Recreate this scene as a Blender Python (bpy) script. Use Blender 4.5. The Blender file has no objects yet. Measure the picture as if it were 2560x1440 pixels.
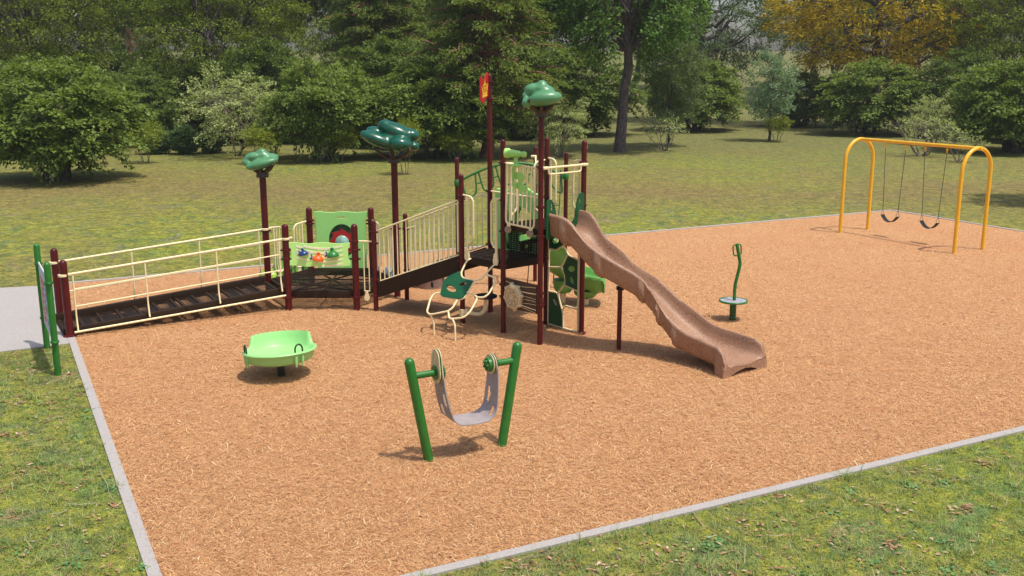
import bpy, bmesh, math, random
import numpy as np
from mathutils import Vector, Matrix
R = math.radians
SC = bpy.context.scene
COL = SC.collection

# ------------------------------------------------------------------ materials
def nodes_of(name):
    m = bpy.data.materials.new(name); m.use_nodes = True
    nt = m.node_tree; nt.nodes.clear()
    out = nt.nodes.new('ShaderNodeOutputMaterial')
    return m, nt, out

def N(nt, kind, **kw):
    n = nt.nodes.new('ShaderNode' + kind)
    for k, v in kw.items():
        if k in n.inputs.keys() if isinstance(k, str) else False:
            n.inputs[k].default_value = v
        else:
            setattr(n, k, v)
    return n

def ramp(nt, src, stops, interp='LINEAR'):
    r = nt.nodes.new('ShaderNodeValToRGB'); cr = r.color_ramp; cr.interpolation = interp
    while len(cr.elements) < len(stops): cr.elements.new(0.5)
    for e, (p, c) in zip(cr.elements, stops):
        e.position = p; e.color = (*c, 1) if len(c) == 3 else c
    nt.links.new(src, r.inputs[0])
    return r.outputs[0]

def noise(nt, vec, scale, detail=3, rough=0.55, dist=0.0):
    n = nt.nodes.new('ShaderNodeTexNoise')
    n.inputs['Scale'].default_value = scale; n.inputs['Detail'].default_value = detail
    n.inputs['Roughness'].default_value = rough; n.inputs['Distortion'].default_value = dist
    if vec is not None: nt.links.new(vec, n.inputs['Vector'])
    return n.outputs['Fac']

def mix(nt, fac, a, b, mode='MIX'):
    n = nt.nodes.new('ShaderNodeMix'); n.data_type = 'RGBA'; n.blend_type = mode
    for s, v in ((n.inputs[0], fac), (n.inputs[6], a), (n.inputs[7], b)):
        if isinstance(v, (int, float)): s.default_value = v
        elif isinstance(v, tuple): s.default_value = (*v, 1)
        else: nt.links.new(v, s)
    return n.outputs[2]

def bump(nt, h, strength, dist):
    b = nt.nodes.new('ShaderNodeBump'); b.inputs['Strength'].default_value = strength
    b.inputs['Distance'].default_value = dist; nt.links.new(h, b.inputs['Height'])
    return b.outputs[0]

def pos(nt):
    return nt.nodes.new('ShaderNodeNewGeometry').outputs['Position']

def paint(name, c, rough=0.35, spec=0.5, vary=0.12, coat=0.0, scale=9.0):
    m, nt, out = nodes_of(name)
    p = nt.nodes.new('ShaderNodeBsdfPrincipled')
    f = noise(nt, pos(nt), scale, 4)
    lo = tuple(x * (1 - vary) for x in c); hi = tuple(min(1, x * (1 + vary)) for x in c)
    nt.links.new(ramp(nt, f, [(0.3, lo), (0.7, hi)]), p.inputs['Base Color'])
    f2 = noise(nt, pos(nt), scale * 4, 3)
    nt.links.new(ramp(nt, f2, [(0.3, (rough * .8,) * 3), (0.75, (min(1, rough * 1.3),) * 3)]), p.inputs['Roughness'])
    p.inputs['Specular IOR Level'].default_value = spec
    p.inputs['Coat Weight'].default_value = coat
    nt.links.new(p.outputs[0], out.inputs[0])
    return m

MAROON = paint('maroon_paint', (.082, .0062, .0066), .36, .32)
CREAM = paint('cream_paint', (.88, .74, .43), .42, .35, vary=.04)
CREAM_PLASTIC = paint('cream_plastic', (.62, .50, .29), .5, vary=.06)
GREEN = paint('green_paint', (.020, .155, .020), .36)
LEAFGREEN = paint('bright_green_paint', (.030, .165, .030), .4)
FOREST = paint('forest_green_plastic', (.006, .085, .026), .42)
LIME = paint('lime_plastic', (.37, .70, .17), .42, .4, vary=.04)
APPLE = paint('apple_green_plastic', (.37, .78, .225), .42, .4, vary=.03)
SLIDEGREEN = paint('slide_green_plastic', (.125, .34, .075), .38, .35, vary=.06)
PANELLIME = paint('pale_lime_plastic', (.55, .96, .28), .45, vary=.02)
MINT = paint('mint_green_plastic', (.088, .25, .112), .34, .45)
TEAL = paint('teal_green_plastic', (.004, .082, .045), .24, .5, coat=.2)
BROWN = paint('brown_steel', (.030, .0165, .0085), .6, .16)
BARK_PLASTIC = paint('bark_brown_plastic', (.038, .018, .009), .35)
PANELBROWN = paint('brown_plastic', (.052, .022, .012), .5)
RED = paint('red_plastic', (.38, .006, .008), .4)
REDBRIGHT = paint('bright_red_plastic', (.45, .022, .022), .4)
GOLDPRINT = paint('yellow_plastic', (.80, .52, .03), .45)
YELLOW = paint('yellow_paint', (.84, .45, .022), .38, vary=.05)
BLACK = paint('black_rubber', (.009, .009, .011), .55, .3)
DARKGREEN_RUBBER = paint('dark_green_rubber', (.006, .022, .010), .4)
BLUE = paint('blue_plastic', (.012, .04, .17), .3)
ORANGE = paint('orange_plastic', (.80, .12, .012), .35)
BELLGREEN = paint('bell_green_plastic', (.025, .19, .035), .3)
LILAC = paint('grey_belt_rubber', (.33, .285, .28), .6, .3)
DISCGREY = paint('grey_disc', (.36, .35, .39), .5)
STEEL = paint('galvanised_steel', (.42, .43, .43), .35)
CHAINGREEN = paint('coated_chain', (.055, .085, .070), .45)
STAFF = paint('pale_cream_print', (.95, .90, .62), .45, vary=.02)
WHITE = paint('white_plastic', (.78, .78, .80), .45, vary=.03)
INK = paint('black_ink', (.012, .012, .014), .5)
STONEBLUE = paint('blue_grey_plastic', (.10, .17, .24), .5)
BUBBLE = paint('clear_bubble_plastic', (.24, .42, .34), .12, vary=.5, coat=.6, scale=5)

def speckle(name, a, b, c, rough=.55):
    m, nt, out = nodes_of(name)
    p = nt.nodes.new('ShaderNodeBsdfPrincipled')
    P_ = pos(nt)
    f = noise(nt, P_, 34, 5, .8)
    col = ramp(nt, f, [(.37, b), (.47, a), (.56, a), (.66, c)])
    f2 = noise(nt, P_, 3.0, 3)
    col = mix(nt, ramp(nt, f2, [(.35, (0, 0, 0)), (.7, (.35,) * 3)]), col, c)
    nt.links.new(col, p.inputs['Base Color'])
    p.inputs['Roughness'].default_value = rough
    nt.links.new(bump(nt, f, .25, .004), p.inputs['Normal'])
    nt.links.new(p.outputs[0], out.inputs[0])
    return m
TAN = speckle('speckled_tan_plastic', (.315, .170, .098), (.12, .058, .032), (.44, .265, .165), .55)
STUMP = speckle('speckled_brown_plastic', (.20, .12, .09), (.08, .045, .03), (.30, .20, .155))
STONE_FOOT = speckle('speckled_grey_plastic', (.25, .19, .12), (.08, .06, .04), (.4, .32, .22))
SPOTTED = None
def spotted():
    m, nt, out = nodes_of('spotted_green_plastic')
    p = nt.nodes.new('ShaderNodeBsdfPrincipled')
    v = nt.nodes.new('ShaderNodeTexVoronoi'); v.inputs['Scale'].default_value = 7
    nt.links.new(pos(nt), v.inputs['Vector'])
    col = ramp(nt, v.outputs['Distance'], [(.22, (.05, .10, .01)), (.30, (.26, .40, .02))])
    nt.links.new(col, p.inputs['Base Color']); p.inputs['Roughness'].default_value = .4
    nt.links.new(p.outputs[0], out.inputs[0]); return m
SPOTTED = spotted()
def striped():
    m, nt, out = nodes_of('striped_green_plastic')
    p = nt.nodes.new('ShaderNodeBsdfPrincipled')
    w = nt.nodes.new('ShaderNodeTexWave'); w.inputs['Scale'].default_value = 4.2; w.inputs['Distortion'].default_value = 1.2
    nt.links.new(pos(nt), w.inputs['Vector'])
    nt.links.new(ramp(nt, w.outputs['Fac'], [(.35, (.03, .10, .008)), (.5, (.14, .33, .02))]), p.inputs['Base Color'])
    p.inputs['Roughness'].default_value = .4
    nt.links.new(p.outputs[0], out.inputs[0]); return m
STRIPED = striped()

def perforated(name, c, open_frac, scale):
    """punched steel sheet: real see-through holes"""
    m, nt, out = nodes_of(name)
    p = nt.nodes.new('ShaderNodeBsdfPrincipled'); p.inputs['Base Color'].default_value = (*c, 1); p.inputs['Roughness'].default_value = .6; p.inputs['Specular IOR Level'].default_value = .12
    t = nt.nodes.new('ShaderNodeBsdfTransparent')
    tc = nt.nodes.new('ShaderNodeTexCoord')
    v = nt.nodes.new('ShaderNodeTexVoronoi'); v.inputs['Scale'].default_value = scale; v.inputs['Randomness'].default_value = 0.0
    nt.links.new(tc.outputs['Object'], v.inputs['Vector'])
    lt = nt.nodes.new('ShaderNodeMath'); lt.operation = 'LESS_THAN'; lt.inputs[1].default_value = open_frac
    nt.links.new(v.outputs['Distance'], lt.inputs[0])
    mx = nt.nodes.new('ShaderNodeMixShader')
    nt.links.new(lt.outputs[0], mx.inputs[0]); nt.links.new(p.outputs[0], mx.inputs[1]); nt.links.new(t.outputs[0], mx.inputs[2])
    nt.links.new(mx.outputs[0], out.inputs[0]); return m
PERF = perforated('perforated_brown_steel', (.018, .011, .0065), .34, 34)
PERF_BLACK = perforated('perforated_black_steel', (.010, .010, .010), .43, 30)

# ------------------------------------------------------------------ geometry helpers
class MB:
    def __init__(s): s.v = []; s.f = []; s.flat = False
    def add(s, vs, fs):
        o = len(s.v); s.v += [tuple(map(float, q)) for q in vs]; s.f += [tuple(i + o for i in q) for q in fs]; return s
    def box(s, c, size, rot=None, bev=0.0):
        """box centred at c; rot = 3x3 Matrix whose columns are the box axes"""
        bm = bmesh.new(); bmesh.ops.create_cube(bm, size=1)
        for v in bm.verts: v.co = Vector((v.co.x * size[0], v.co.y * size[1], v.co.z * size[2]))
        if bev: bmesh.ops.bevel(bm, geom=bm.edges[:], offset=bev, segments=2, affect='EDGES', profile=.5)
        M = rot if rot is not None else Matrix.Identity(3)
        s.add([Vector(c) + M @ v.co for v in bm.verts], [[v.index for v in f.verts] for f in bm.faces]); bm.free(); return s
    def tube(s, path, r, n=10, caps=True, closed=False):
        P = [Vector(p) for p in path]; k = len(P)
        rs = r if hasattr(r, '__len__') else [r] * k
        T = []
        for i in range(k):
            a = P[(i - 1) % k] if (closed or i > 0) else P[i]; b = P[(i + 1) % k] if (closed or i < k - 1) else P[i]
            t = b - a; T.append(t.normalized() if t.length > 1e-9 else Vector((0, 0, 1)))
        u = T[0].cross(Vector((0, 0, 1)));
        if u.length < 1e-3: u = T[0].cross(Vector((1, 0, 0)))
        u.normalize(); vs = []; fs = []
        for i in range(k):
            u = (u - T[i] * u.dot(T[i])).normalized(); w = T[i].cross(u)
            for j in range(n):
                a = 2 * math.pi * j / n; vs.append(P[i] + (u * math.cos(a) + w * math.sin(a)) * rs[i])
        m = k if closed else k - 1
        for i in range(m):
            for j in range(n):
                a = i * n + j; b = i * n + (j + 1) % n; c = ((i + 1) % k) * n + (j + 1) % n; d = ((i + 1) % k) * n + j
                fs.append((a, b, c, d))
        if caps and not closed:
            fs.append(tuple(range(n - 1, -1, -1))); fs.append(tuple((k - 1) * n + j for j in range(n)))
        return s.add(vs, fs)
    def lathe(s, prof, c=(0, 0, 0), axis=(0, 0, 1), n=24):
        """prof = [(radius, height)...] around axis"""
        ax = Vector(axis).normalized(); q = ax.to_track_quat('Z', 'Y').to_matrix(); C = Vector(c); vs = []; fs = []
        for r, h in prof:
            for j in range(n):
                a = 2 * math.pi * j / n; vs.append(C + q @ Vector((r * math.cos(a), r * math.sin(a), h)))
        k = len(prof)
        for i in range(k - 1):
            for j in range(n):
                fs.append((i * n + j, i * n + (j + 1) % n, (i + 1) * n + (j + 1) % n, (i + 1) * n + j))
        fs.append(tuple(range(n - 1, -1, -1))); fs.append(tuple((k - 1) * n + j for j in range(n)))
        return s.add(vs, fs)
    def ell(s, c, rad, rot=None, seg=24, ring=14):
        M = rot if rot is not None else Matrix.Identity(3); vs = []; fs = []
        C = Vector(c)
        for i in range(ring + 1):
            th = math.pi * i / ring
            for j in range(seg):
                ph = 2 * math.pi * j / seg
                vs.append(C + M @ Vector((rad[0] * math.sin(th) * math.cos(ph), rad[1] * math.sin(th) * math.sin(ph), rad[2] * math.cos(th))))
        for i in range(ring):
            for j in range(seg):
                fs.append((i * seg + j, (i + 1) * seg + j, (i + 1) * seg + (j + 1) % seg, i * seg + (j + 1) % seg))
        return s.add(vs, fs)
    def plate(s, outline, holes, th, fmap, bev=0.003):
        """2D outline with holes -> plate of thickness th; fmap(x, y, off) -> world"""
        s.flat = True
        cu = bpy.data.curves.new('tmp', 'CURVE'); cu.dimensions = '2D'; cu.fill_mode = 'BOTH'
        cu.extrude = max(th / 2 - bev, 1e-4); cu.bevel_depth = bev; cu.bevel_resolution = 1
        for poly in [outline] + list(holes):
            sp = cu.splines.new('POLY'); sp.points.add(len(poly) - 1); sp.use_cyclic_u = True
            for p, q in zip(sp.points, poly): p.co = (q[0], q[1], 0, 1)
        o = bpy.data.objects.new('tmp', cu); me = bpy.data.meshes.new_from_object(o)
        s.add([fmap(*v.co) for v in me.vertices], [tuple(p.vertices) for p in me.polygons])
        bpy.data.objects.remove(o); bpy.data.curves.remove(cu); bpy.data.meshes.remove(me); return s
    def mesh(s, name, org=(0, 0, 0), sharp=35):
        if sharp == 35: sharp = 12 if s.flat else 52
        me = bpy.data.meshes.new(name); ox, oy, oz = org
        me.from_pydata([(x - ox, y - oy, z - oz) for x, y, z in s.v], [], s.f)
        bm = bmesh.new(); bm.from_mesh(me); bmesh.ops.remove_doubles(bm, verts=bm.verts, dist=1e-5)
        bmesh.ops.recalc_face_normals(bm, faces=bm.faces); bm.to_mesh(me); bm.free()
        me.polygons.foreach_set('use_smooth', [True] * len(me.polygons))
        me.set_sharp_from_angle(angle=R(sharp)); me.update(); return me

ORG = {}
def thing(name, label, cat, loc, group=None):
    o = bpy.data.objects.new(name, None); COL.objects.link(o); o.location = loc; o.empty_display_size = .2
    o['label'] = label; o['category'] = cat
    if group: o['group'] = group
    ORG[o.name] = tuple(loc); return o
def part(name, mb, mat, parent, label=None, sharp=35):
    org = ORG[parent.name]
    me = mb.mesh(name, org, sharp); me.materials.append(mat)
    o = bpy.data.objects.new(name, me); COL.objects.link(o); o.parent = parent; ORG[o.name] = org
    if label: o['label'] = label
    return o
def single(name, mb, mat, label, cat, loc=(0, 0, 0), group=None):
    me = mb.mesh(name, loc); me.materials.append(mat)
    o = bpy.data.objects.new(name, me); COL.objects.link(o); o.location = loc; o['label'] = label; o['category'] = cat
    if group: o['group'] = group
    return o
def fillet(pts, r, n=5, closed=False):
    P = [Vector(p) for p in pts]; out = []; k = len(P)
    for i in range(k):
        if not closed and i in (0, k - 1): out.append(P[i]); continue
        a, b, c = P[i - 1], P[i], P[(i + 1) % k]
        d1 = a - b; d2 = c - b; rr = min(r, d1.length * .48, d2.length * .48)
        p = b + d1.normalized() * rr; q = b + d2.normalized() * rr
        for j in range(n + 1):
            t = j / n; out.append(p * (1 - t) ** 2 + b * 2 * t * (1 - t) + q * t * t)
    return out
class Plane:
    """vertical plane through ground points a -> b: local (s, z, offset towards the front)"""
    def __init__(s, a, b):
        s.a = Vector((a[0], a[1], 0)); d = Vector((b[0] - a[0], b[1] - a[1], 0)); s.len = d.length
        s.d = d.normalized(); s.n = s.d.cross(Vector((0, 0, 1)))
    def __call__(s, x, z, off=0.0): return s.a + s.d * x + Vector((0, 0, z)) + s.n * off
    def rot(s): return Matrix((s.d, Vector((0, 0, 1)), s.n)).transposed()
def ellipse(cx, cy, rx, ry, rot=0, n=20):
    c, s_ = math.cos(rot), math.sin(rot)
    return [(cx + rx * math.cos(t) * c - ry * math.sin(t) * s_, cy + rx * math.cos(t) * s_ + ry * math.sin(t) * c)
            for t in [2 * math.pi * i / n for i in range(n)]]
def rounded(pts, r, n=4):
    return [(p.x, p.y) for p in fillet([(x, y, 0) for x, y in pts], r, n, True)]
def post(mb, x, y, z1, r, z0=-.2, n=20):
    prof = [(r, z0), (r, z1 - r)] + [(r * math.cos(a), z1 - r + r * math.sin(a)) for a in [math.pi / 2 * i / 6 for i in range(1, 7)]]
    prof[-1] = (.001, z1); return mb.lathe(prof, (x, y, 0), n=n)
def clamp(mb, x, y, z, r, ang=0.0, lugs=(0, math.pi)):
    mb.lathe([(r + .001, z - .019), (r + .011, z - .017), (r + .015, z), (r + .011, z + .017), (r + .001, z + .019)], (x, y, 0), n=20)
    for a in lugs:
        a += ang; d = Vector((math.cos(a), math.sin(a), 0)); M = Matrix((d, Vector((-d.y, d.x, 0)), Vector((0, 0, 1)))).transposed()
        mb.box(Vector((x, y, z)) + d * (r + .02), (.045, .045, .028), M, .004)
    return mb
SKY_STRENGTH, SUN_STRENGTH, HAZE = .15, 3.45, .0004
# ------------------------------------------------------------------ ground, kerb, path, mulch
def line_x(p, d, q, e):
    k = d[0] * e[1] - d[1] * e[0]; t = ((q[0] - p[0]) * e[1] - (q[1] - p[1]) * e[0]) / k
    return (p[0] + d[0] * t, p[1] + d[1] * t)
# inner edges of the kerb: point + direction
LFT = ((-3.16, 8.20), (-.4652, .8852)); BOT = ((-.72, 8.33), (.892, .452)); BCK = ((-9.57, 20.42), (.8926, .4508)); RGT = ((12.03, 31.3), (.459, -.888))
FL = line_x(*LFT, *BOT); FR = line_x(*BOT, *RGT); BR = line_x(*BCK, *RGT); BL = line_x(*LFT, *BCK)
INNER = [FL, FR, BR, BL]
def offset_poly(poly, w):
    n = len(poly); out = []
    for i in range(n):
        p, q, r_ = [Vector(poly[j % n]) for j in (i - 1, i, i + 1)]
        d1 = (q - p).normalized(); d2 = (r_ - q).normalized(); n1 = Vector((d1.y, -d1.x)); n2 = Vector((d2.y, -d2.x))
        out.append(line_x(tuple(p + n1 * w), tuple(d1), tuple(q + n2 * w), tuple(d2)))
    return out
KW = .115
OUTER = offset_poly(INNER, KW)

def lawn_material():
    m, nt, out = nodes_of('lawn_grass'); P_ = pos(nt)
    p = nt.nodes.new('ShaderNodeBsdfPrincipled')
    big = noise(nt, P_, .16, 4, .6, .4); mid = noise(nt, P_, .9, 6, .68, .8); fine = noise(nt, P_, 7.5, 6, .75, .3); spk = noise(nt, P_, 38, 4, .75)
    col = ramp(nt, mid, [(.34, (.115, .205, .062)), (.42, (.165, .225, .040)), (.49, (.255, .275, .028)), (.55, (.215, .240, .036)), (.60, (.130, .205, .062)), (.66, (.275, .210, .100))])
    col = mix(nt, ramp(nt, big, [(.40, (0, 0, 0)), (.62, (.55,) * 3)]), col, (.225, .185, .058))
    sep = nt.nodes.new('ShaderNodeSeparateXYZ'); nt.links.new(P_, sep.inputs[0])
    mr = nt.nodes.new('ShaderNodeMapRange'); mr.inputs[1].default_value = 27; mr.inputs[2].default_value = 36; nt.links.new(sep.outputs[1], mr.inputs[0])
    mr2 = nt.nodes.new('ShaderNodeMapRange'); mr2.inputs[1].default_value = 36; mr2.inputs[2].default_value = 46; mr2.inputs[3].default_value = 1; mr2.inputs[4].default_value = 0.25; nt.links.new(sep.outputs[1], mr2.inputs[0])
    mu = nt.nodes.new('ShaderNodeMath'); mu.operation = 'MULTIPLY'; nt.links.new(mr.outputs[0], mu.inputs[0]); nt.links.new(mr2.outputs[0], mu.inputs[1])
    mu2 = nt.nodes.new('ShaderNodeMath'); mu2.operation = 'MULTIPLY'; nt.links.new(mu.outputs[0], mu2.inputs[0])
    nt.links.new(ramp(nt, big, [(.25, (.35,) * 3), (.6, (.95,) * 3)]), mu2.inputs[1])
    col = mix(nt, mu2.outputs[0], col, (.215, .170, .055))
    far = nt.nodes.new('ShaderNodeMapRange'); far.inputs[1].default_value = 40; far.inputs[2].default_value = 60; far.inputs[4].default_value = .7; nt.links.new(sep.outputs[1], far.inputs[0])
    col = mix(nt, far.outputs[0], col, (.155, .158, .054))
    dry = ramp(nt, noise(nt, P_, 2.6, 6, .75, 1.0), [(.55, (0, 0, 0)), (.66, (.75,) * 3)])
    col = mix(nt, dry, col, (.25, .17, .09))
    col = mix(nt, .9, col, ramp(nt, noise(nt, P_, 2.4, 6, .8, .5), [(.38, (.62, .66, .72)), (.5, (1.0, 1.0, 1.0)), (.61, (1.38, 1.30, 1.25))]), 'MULTIPLY')
    col = mix(nt, .9, col, ramp(nt, fine, [(.34, (.40, .42, .50)), (.5, (1.0, 1.0, 1.0)), (.64, (1.62, 1.50, 1.42))]), 'MULTIPLY')
    col = mix(nt, .85, col, ramp(nt, spk, [(.36, (.42,) * 3), (.5, (1.04,) * 3), (.64, (1.62,) * 3)]), 'MULTIPLY')
    col = mix(nt, 1.0, col, (.85, .84, .92), 'MULTIPLY')
    nt.links.new(col, p.inputs['Base Color']); p.inputs['Roughness'].default_value = .9; p.inputs['Specular IOR Level'].default_value = .15
    nt.links.new(bump(nt, fine, .8, .05), p.inputs['Normal'])
    nt.links.new(p.outputs[0], out.inputs[0]); return m
LAWN = lawn_material()

def fibre_layer(nt, P_, cell, along, across, seed):
    """short fibres lying in a different direction in every patch"""
    mp = nt.nodes.new('ShaderNodeMapping'); mp.inputs['Location'].default_value = (seed * 3.1, seed * 7.7, 0); nt.links.new(P_, mp.inputs[0])
    v = nt.nodes.new('ShaderNodeTexVoronoi'); v.inputs['Scale'].default_value = cell; nt.links.new(mp.outputs[0], v.inputs['Vector'])
    sp = nt.nodes.new('ShaderNodeSeparateColor'); nt.links.new(v.outputs['Color'], sp.inputs[0])
    a = nt.nodes.new('ShaderNodeMath'); a.operation = 'MULTIPLY'; a.inputs[1].default_value = 6.28; nt.links.new(sp.outputs[0], a.inputs[0])
    vr = nt.nodes.new('ShaderNodeVectorRotate'); vr.rotation_type = 'Z_AXIS'; nt.links.new(mp.outputs[0], vr.inputs['Vector']); nt.links.new(a.outputs[0], vr.inputs['Angle'])
    m2 = nt.nodes.new('ShaderNodeMapping'); m2.inputs['Scale'].default_value = (along, across, 1); nt.links.new(vr.outputs[0], m2.inputs[0])
    return noise(nt, m2.outputs[0], 1.0, 2, .6, .3)

def mulch_material():
    m, nt, out = nodes_of('wood_fibre_mulch'); P_ = pos(nt)
    p = nt.nodes.new('ShaderNodeBsdfPrincipled')
    a = fibre_layer(nt, P_, 16, 9, 90, 1); b = fibre_layer(nt, P_, 24, 14, 130, 2.3)
    mx = nt.nodes.new('ShaderNodeMath'); mx.operation = 'MAXIMUM'; nt.links.new(a, mx.inputs[0]); nt.links.new(b, mx.inputs[1])
    col = ramp(nt, mx.outputs[0], [(.42, (.24, .095, .038)), (.50, (.43, .203, .085)), (.58, (.575, .310, .138)), (.68, (.79, .53, .29))])
    big = noise(nt, P_, .5, 5, .6)
    col = mix(nt, ramp(nt, big, [(.38, (0, 0, 0)), (.66, (.32,) * 3)]), col, (.48, .20, .085))
    nt.links.new(col, p.inputs['Base Color']); p.inputs['Roughness'].default_value = .85; p.inputs['Specular IOR Level'].default_value = .2
    nt.links.new(bump(nt, mx.outputs[0], .75, .02), p.inputs['Normal'])
    nt.links.new(p.outputs[0], out.inputs[0]); return m
MULCH = mulch_material()

def concrete_material():
    m, nt, out = nodes_of('concrete'); P_ = pos(nt)
    p = nt.nodes.new('ShaderNodeBsdfPrincipled')
    f = noise(nt, P_, 45, 4, .7); g = noise(nt, P_, 1.6, 5, .6)
    col = ramp(nt, f, [(.28, (.25, .22, .20)), (.42, (.35, .32, .295)), (.65, (.43, .395, .365)), (.78, (.48, .445, .41))])
    col = mix(nt, ramp(nt, g, [(.35, (0, 0, 0)), (.72, (.35,) * 3)]), col, (.36, .32, .29))
    nt.links.new(col, p.inputs['Base Color']); p.inputs['Roughness'].default_value = .85
    nt.links.new(bump(nt, f, .3, .006), p.inputs['Normal'])
    nt.links.new(p.outputs[0], out.inputs[0]); return m
CONCRETE = concrete_material()

def structure(name, verts, faces, mat):
    me = bpy.data.meshes.new(name); me.from_pydata(verts, [], faces); me.update(); me.materials.append(mat)
    o = bpy.data.objects.new(name, me); COL.objects.link(o); o['kind'] = 'structure'; return o

def land_z(x, y):
    t = min(1, max(0, (y - 85) / 220)); e = min(1, max(0, (abs(x) - 60) / 200))
    return -.004 + 8.5 * t * t * (3 - 2 * t) + 1.2 * e * e
# lawn: one sheet with an opening where the mulch bed lies, reaching the horizon
def build_lawn():
    # fine grid outside, the bed cut by the outer kerb polygon
    bm = bmesh.new()
    xs = [-1500, -700, -350, -200, -120, -80, -60, -40, -25, 45, 60, 80, 120, 200, 350, 700, 1500]
    ys = [-600, -200, -60, -20, 60, 70, 80, 85, 95, 105, 120, 135, 150, 170, 190, 210, 235, 260, 290, 320, 500, 900, 2000]
    V = {}
    for i, x in enumerate(xs):
        for j, y in enumerate(ys): V[i, j] = bm.verts.new((x, y, land_z(x, y)))
    i0 = xs.index(-25); j0 = ys.index(-20)
    for i in range(len(xs) - 1):
        for j in range(len(ys) - 1):
            if (i, j) == (i0, j0): continue
            bm.faces.new([V[i, j], V[i + 1, j], V[i + 1, j + 1], V[i, j + 1]])
    c = [V[i0, j0], V[i0 + 1, j0], V[i0 + 1, j0 + 1], V[i0, j0 + 1]]
    h = [bm.verts.new((x, y, -.004)) for x, y in offset_poly(INNER, .10)]
    # corners FL, FR, BR, BL of the bed joined to the four corners of the cell
    for a, b in ((0, 1), (1, 2), (2, 3), (3, 0)): bm.faces.new([c[a], c[b], h[b], h[a]])
    me = bpy.data.meshes.new('lawn'); bmesh.ops.recalc_face_normals(bm, faces=bm.faces); bm.to_mesh(me); bm.free(); me.materials.append(LAWN)
    o = bpy.data.objects.new('lawn', me); COL.objects.link(o); o['kind'] = 'structure'
build_lawn()
structure('mulch_bed', [(x, y, 0) for x, y in offset_poly(INNER, .05)], [(0, 1, 2, 3)], MULCH)
kv = [(x, y, .018) for x, y in OUTER] + [(x, y, .018) for x, y in INNER] + [(x, y, -.15) for x, y in OUTER] + [(x, y, -.15) for x, y in INNER]
kf = []
for i in range(4):
    j = (i + 1) % 4; kf += [(i, j, 4 + j, 4 + i), (i, 8 + i, 8 + j, j), (4 + i, 4 + j, 12 + j, 12 + i)]
structure('kerb', kv, kf, CONCRETE)
# concrete path that meets the bed where the ramp starts (butts against the kerb)
def on_left(t, off): return (LFT[0][0] + LFT[1][0] * t - .8852 * off, LFT[0][1] + LFT[1][1] * t - .4652 * off)
pa = on_left(8.72, KW + .003); pb = on_left(13.75, KW + .003)
pdir = Vector((-.858, -.474)); pdir2 = Vector((-1.0, -.268))
pc = (pb[0] - 9 * .966, pb[1] - 9 * .259); pd = (pa[0] - 9 * .876, pa[1] - 9 * .482)
z = .014
structure('path', [(pa[0], pa[1], z), (pb[0], pb[1], z), (pc[0], pc[1], z), (pd[0], pd[1], z)] + [(q[0], q[1], -.1) for q in (pa, pb, pc, pd)],
          [(0, 1, 2, 3), (0, 3, 7, 4), (1, 5, 6, 2), (3, 2, 6, 7), (0, 4, 5, 1)], CONCRETE)

def inside(poly, X, Y):
    r = np.ones(len(X), bool); n = len(poly)
    for i in range(n):
        a, b = poly[i], poly[(i + 1) % n]; r &= ((b[0] - a[0]) * (Y - a[1]) - (b[1] - a[1]) * (X - a[0])) > 0
    return r
def np_mesh(name, verts, k, mat):
    """mesh of separate k-gons from an (n*k, 3) array"""
    n = len(verts) // k; me = bpy.data.meshes.new(name)
    me.vertices.add(len(verts)); me.vertices.foreach_set('co', np.ascontiguousarray(verts, np.float32).ravel())
    me.loops.add(n * k); me.loops.foreach_set('vertex_index', np.arange(n * k, dtype=np.int32))
    me.polygons.add(n); me.polygons.foreach_set('loop_start', np.arange(0, n * k, k, dtype=np.int32)); me.polygons.foreach_set('loop_total', np.full(n, k, np.int32))
    me.update(calc_edges=True); me.validate(); me.materials.append(mat); return me
def stuff(name, me, label, cat):
    o = bpy.data.objects.new(name, me); COL.objects.link(o); o['kind'] = 'stuff'; o['label'] = label; o['category'] = cat; return o
def island_material(name, stops, rough=.8, trans=0.0, spec=.2):
    m, nt, out = nodes_of(name)
    g = nt.nodes.new('ShaderNodeNewGeometry'); col = ramp(nt, g.outputs['Random Per Island'], stops)
    p = nt.nodes.new('ShaderNodeBsdfPrincipled'); p.inputs['Roughness'].default_value = rough; p.inputs['Specular IOR Level'].default_value = spec
    nt.links.new(col, p.inputs['Base Color'])
    if trans:
        t = nt.nodes.new('ShaderNodeBsdfTranslucent'); nt.links.new(mix(nt, 1.0, col, (1.25, 1.15, .55), 'MULTIPLY'), t.inputs[0])
        mx = nt.nodes.new('ShaderNodeMixShader'); mx.inputs[0].default_value = trans
        nt.links.new(p.outputs[0], mx.inputs[1]); nt.links.new(t.outputs[0], mx.inputs[2]); nt.links.new(mx.outputs[0], out.inputs[0])
    else: nt.links.new(p.outputs[0], out.inputs[0])
    return m
rng = np.random.default_rng(7)
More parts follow.
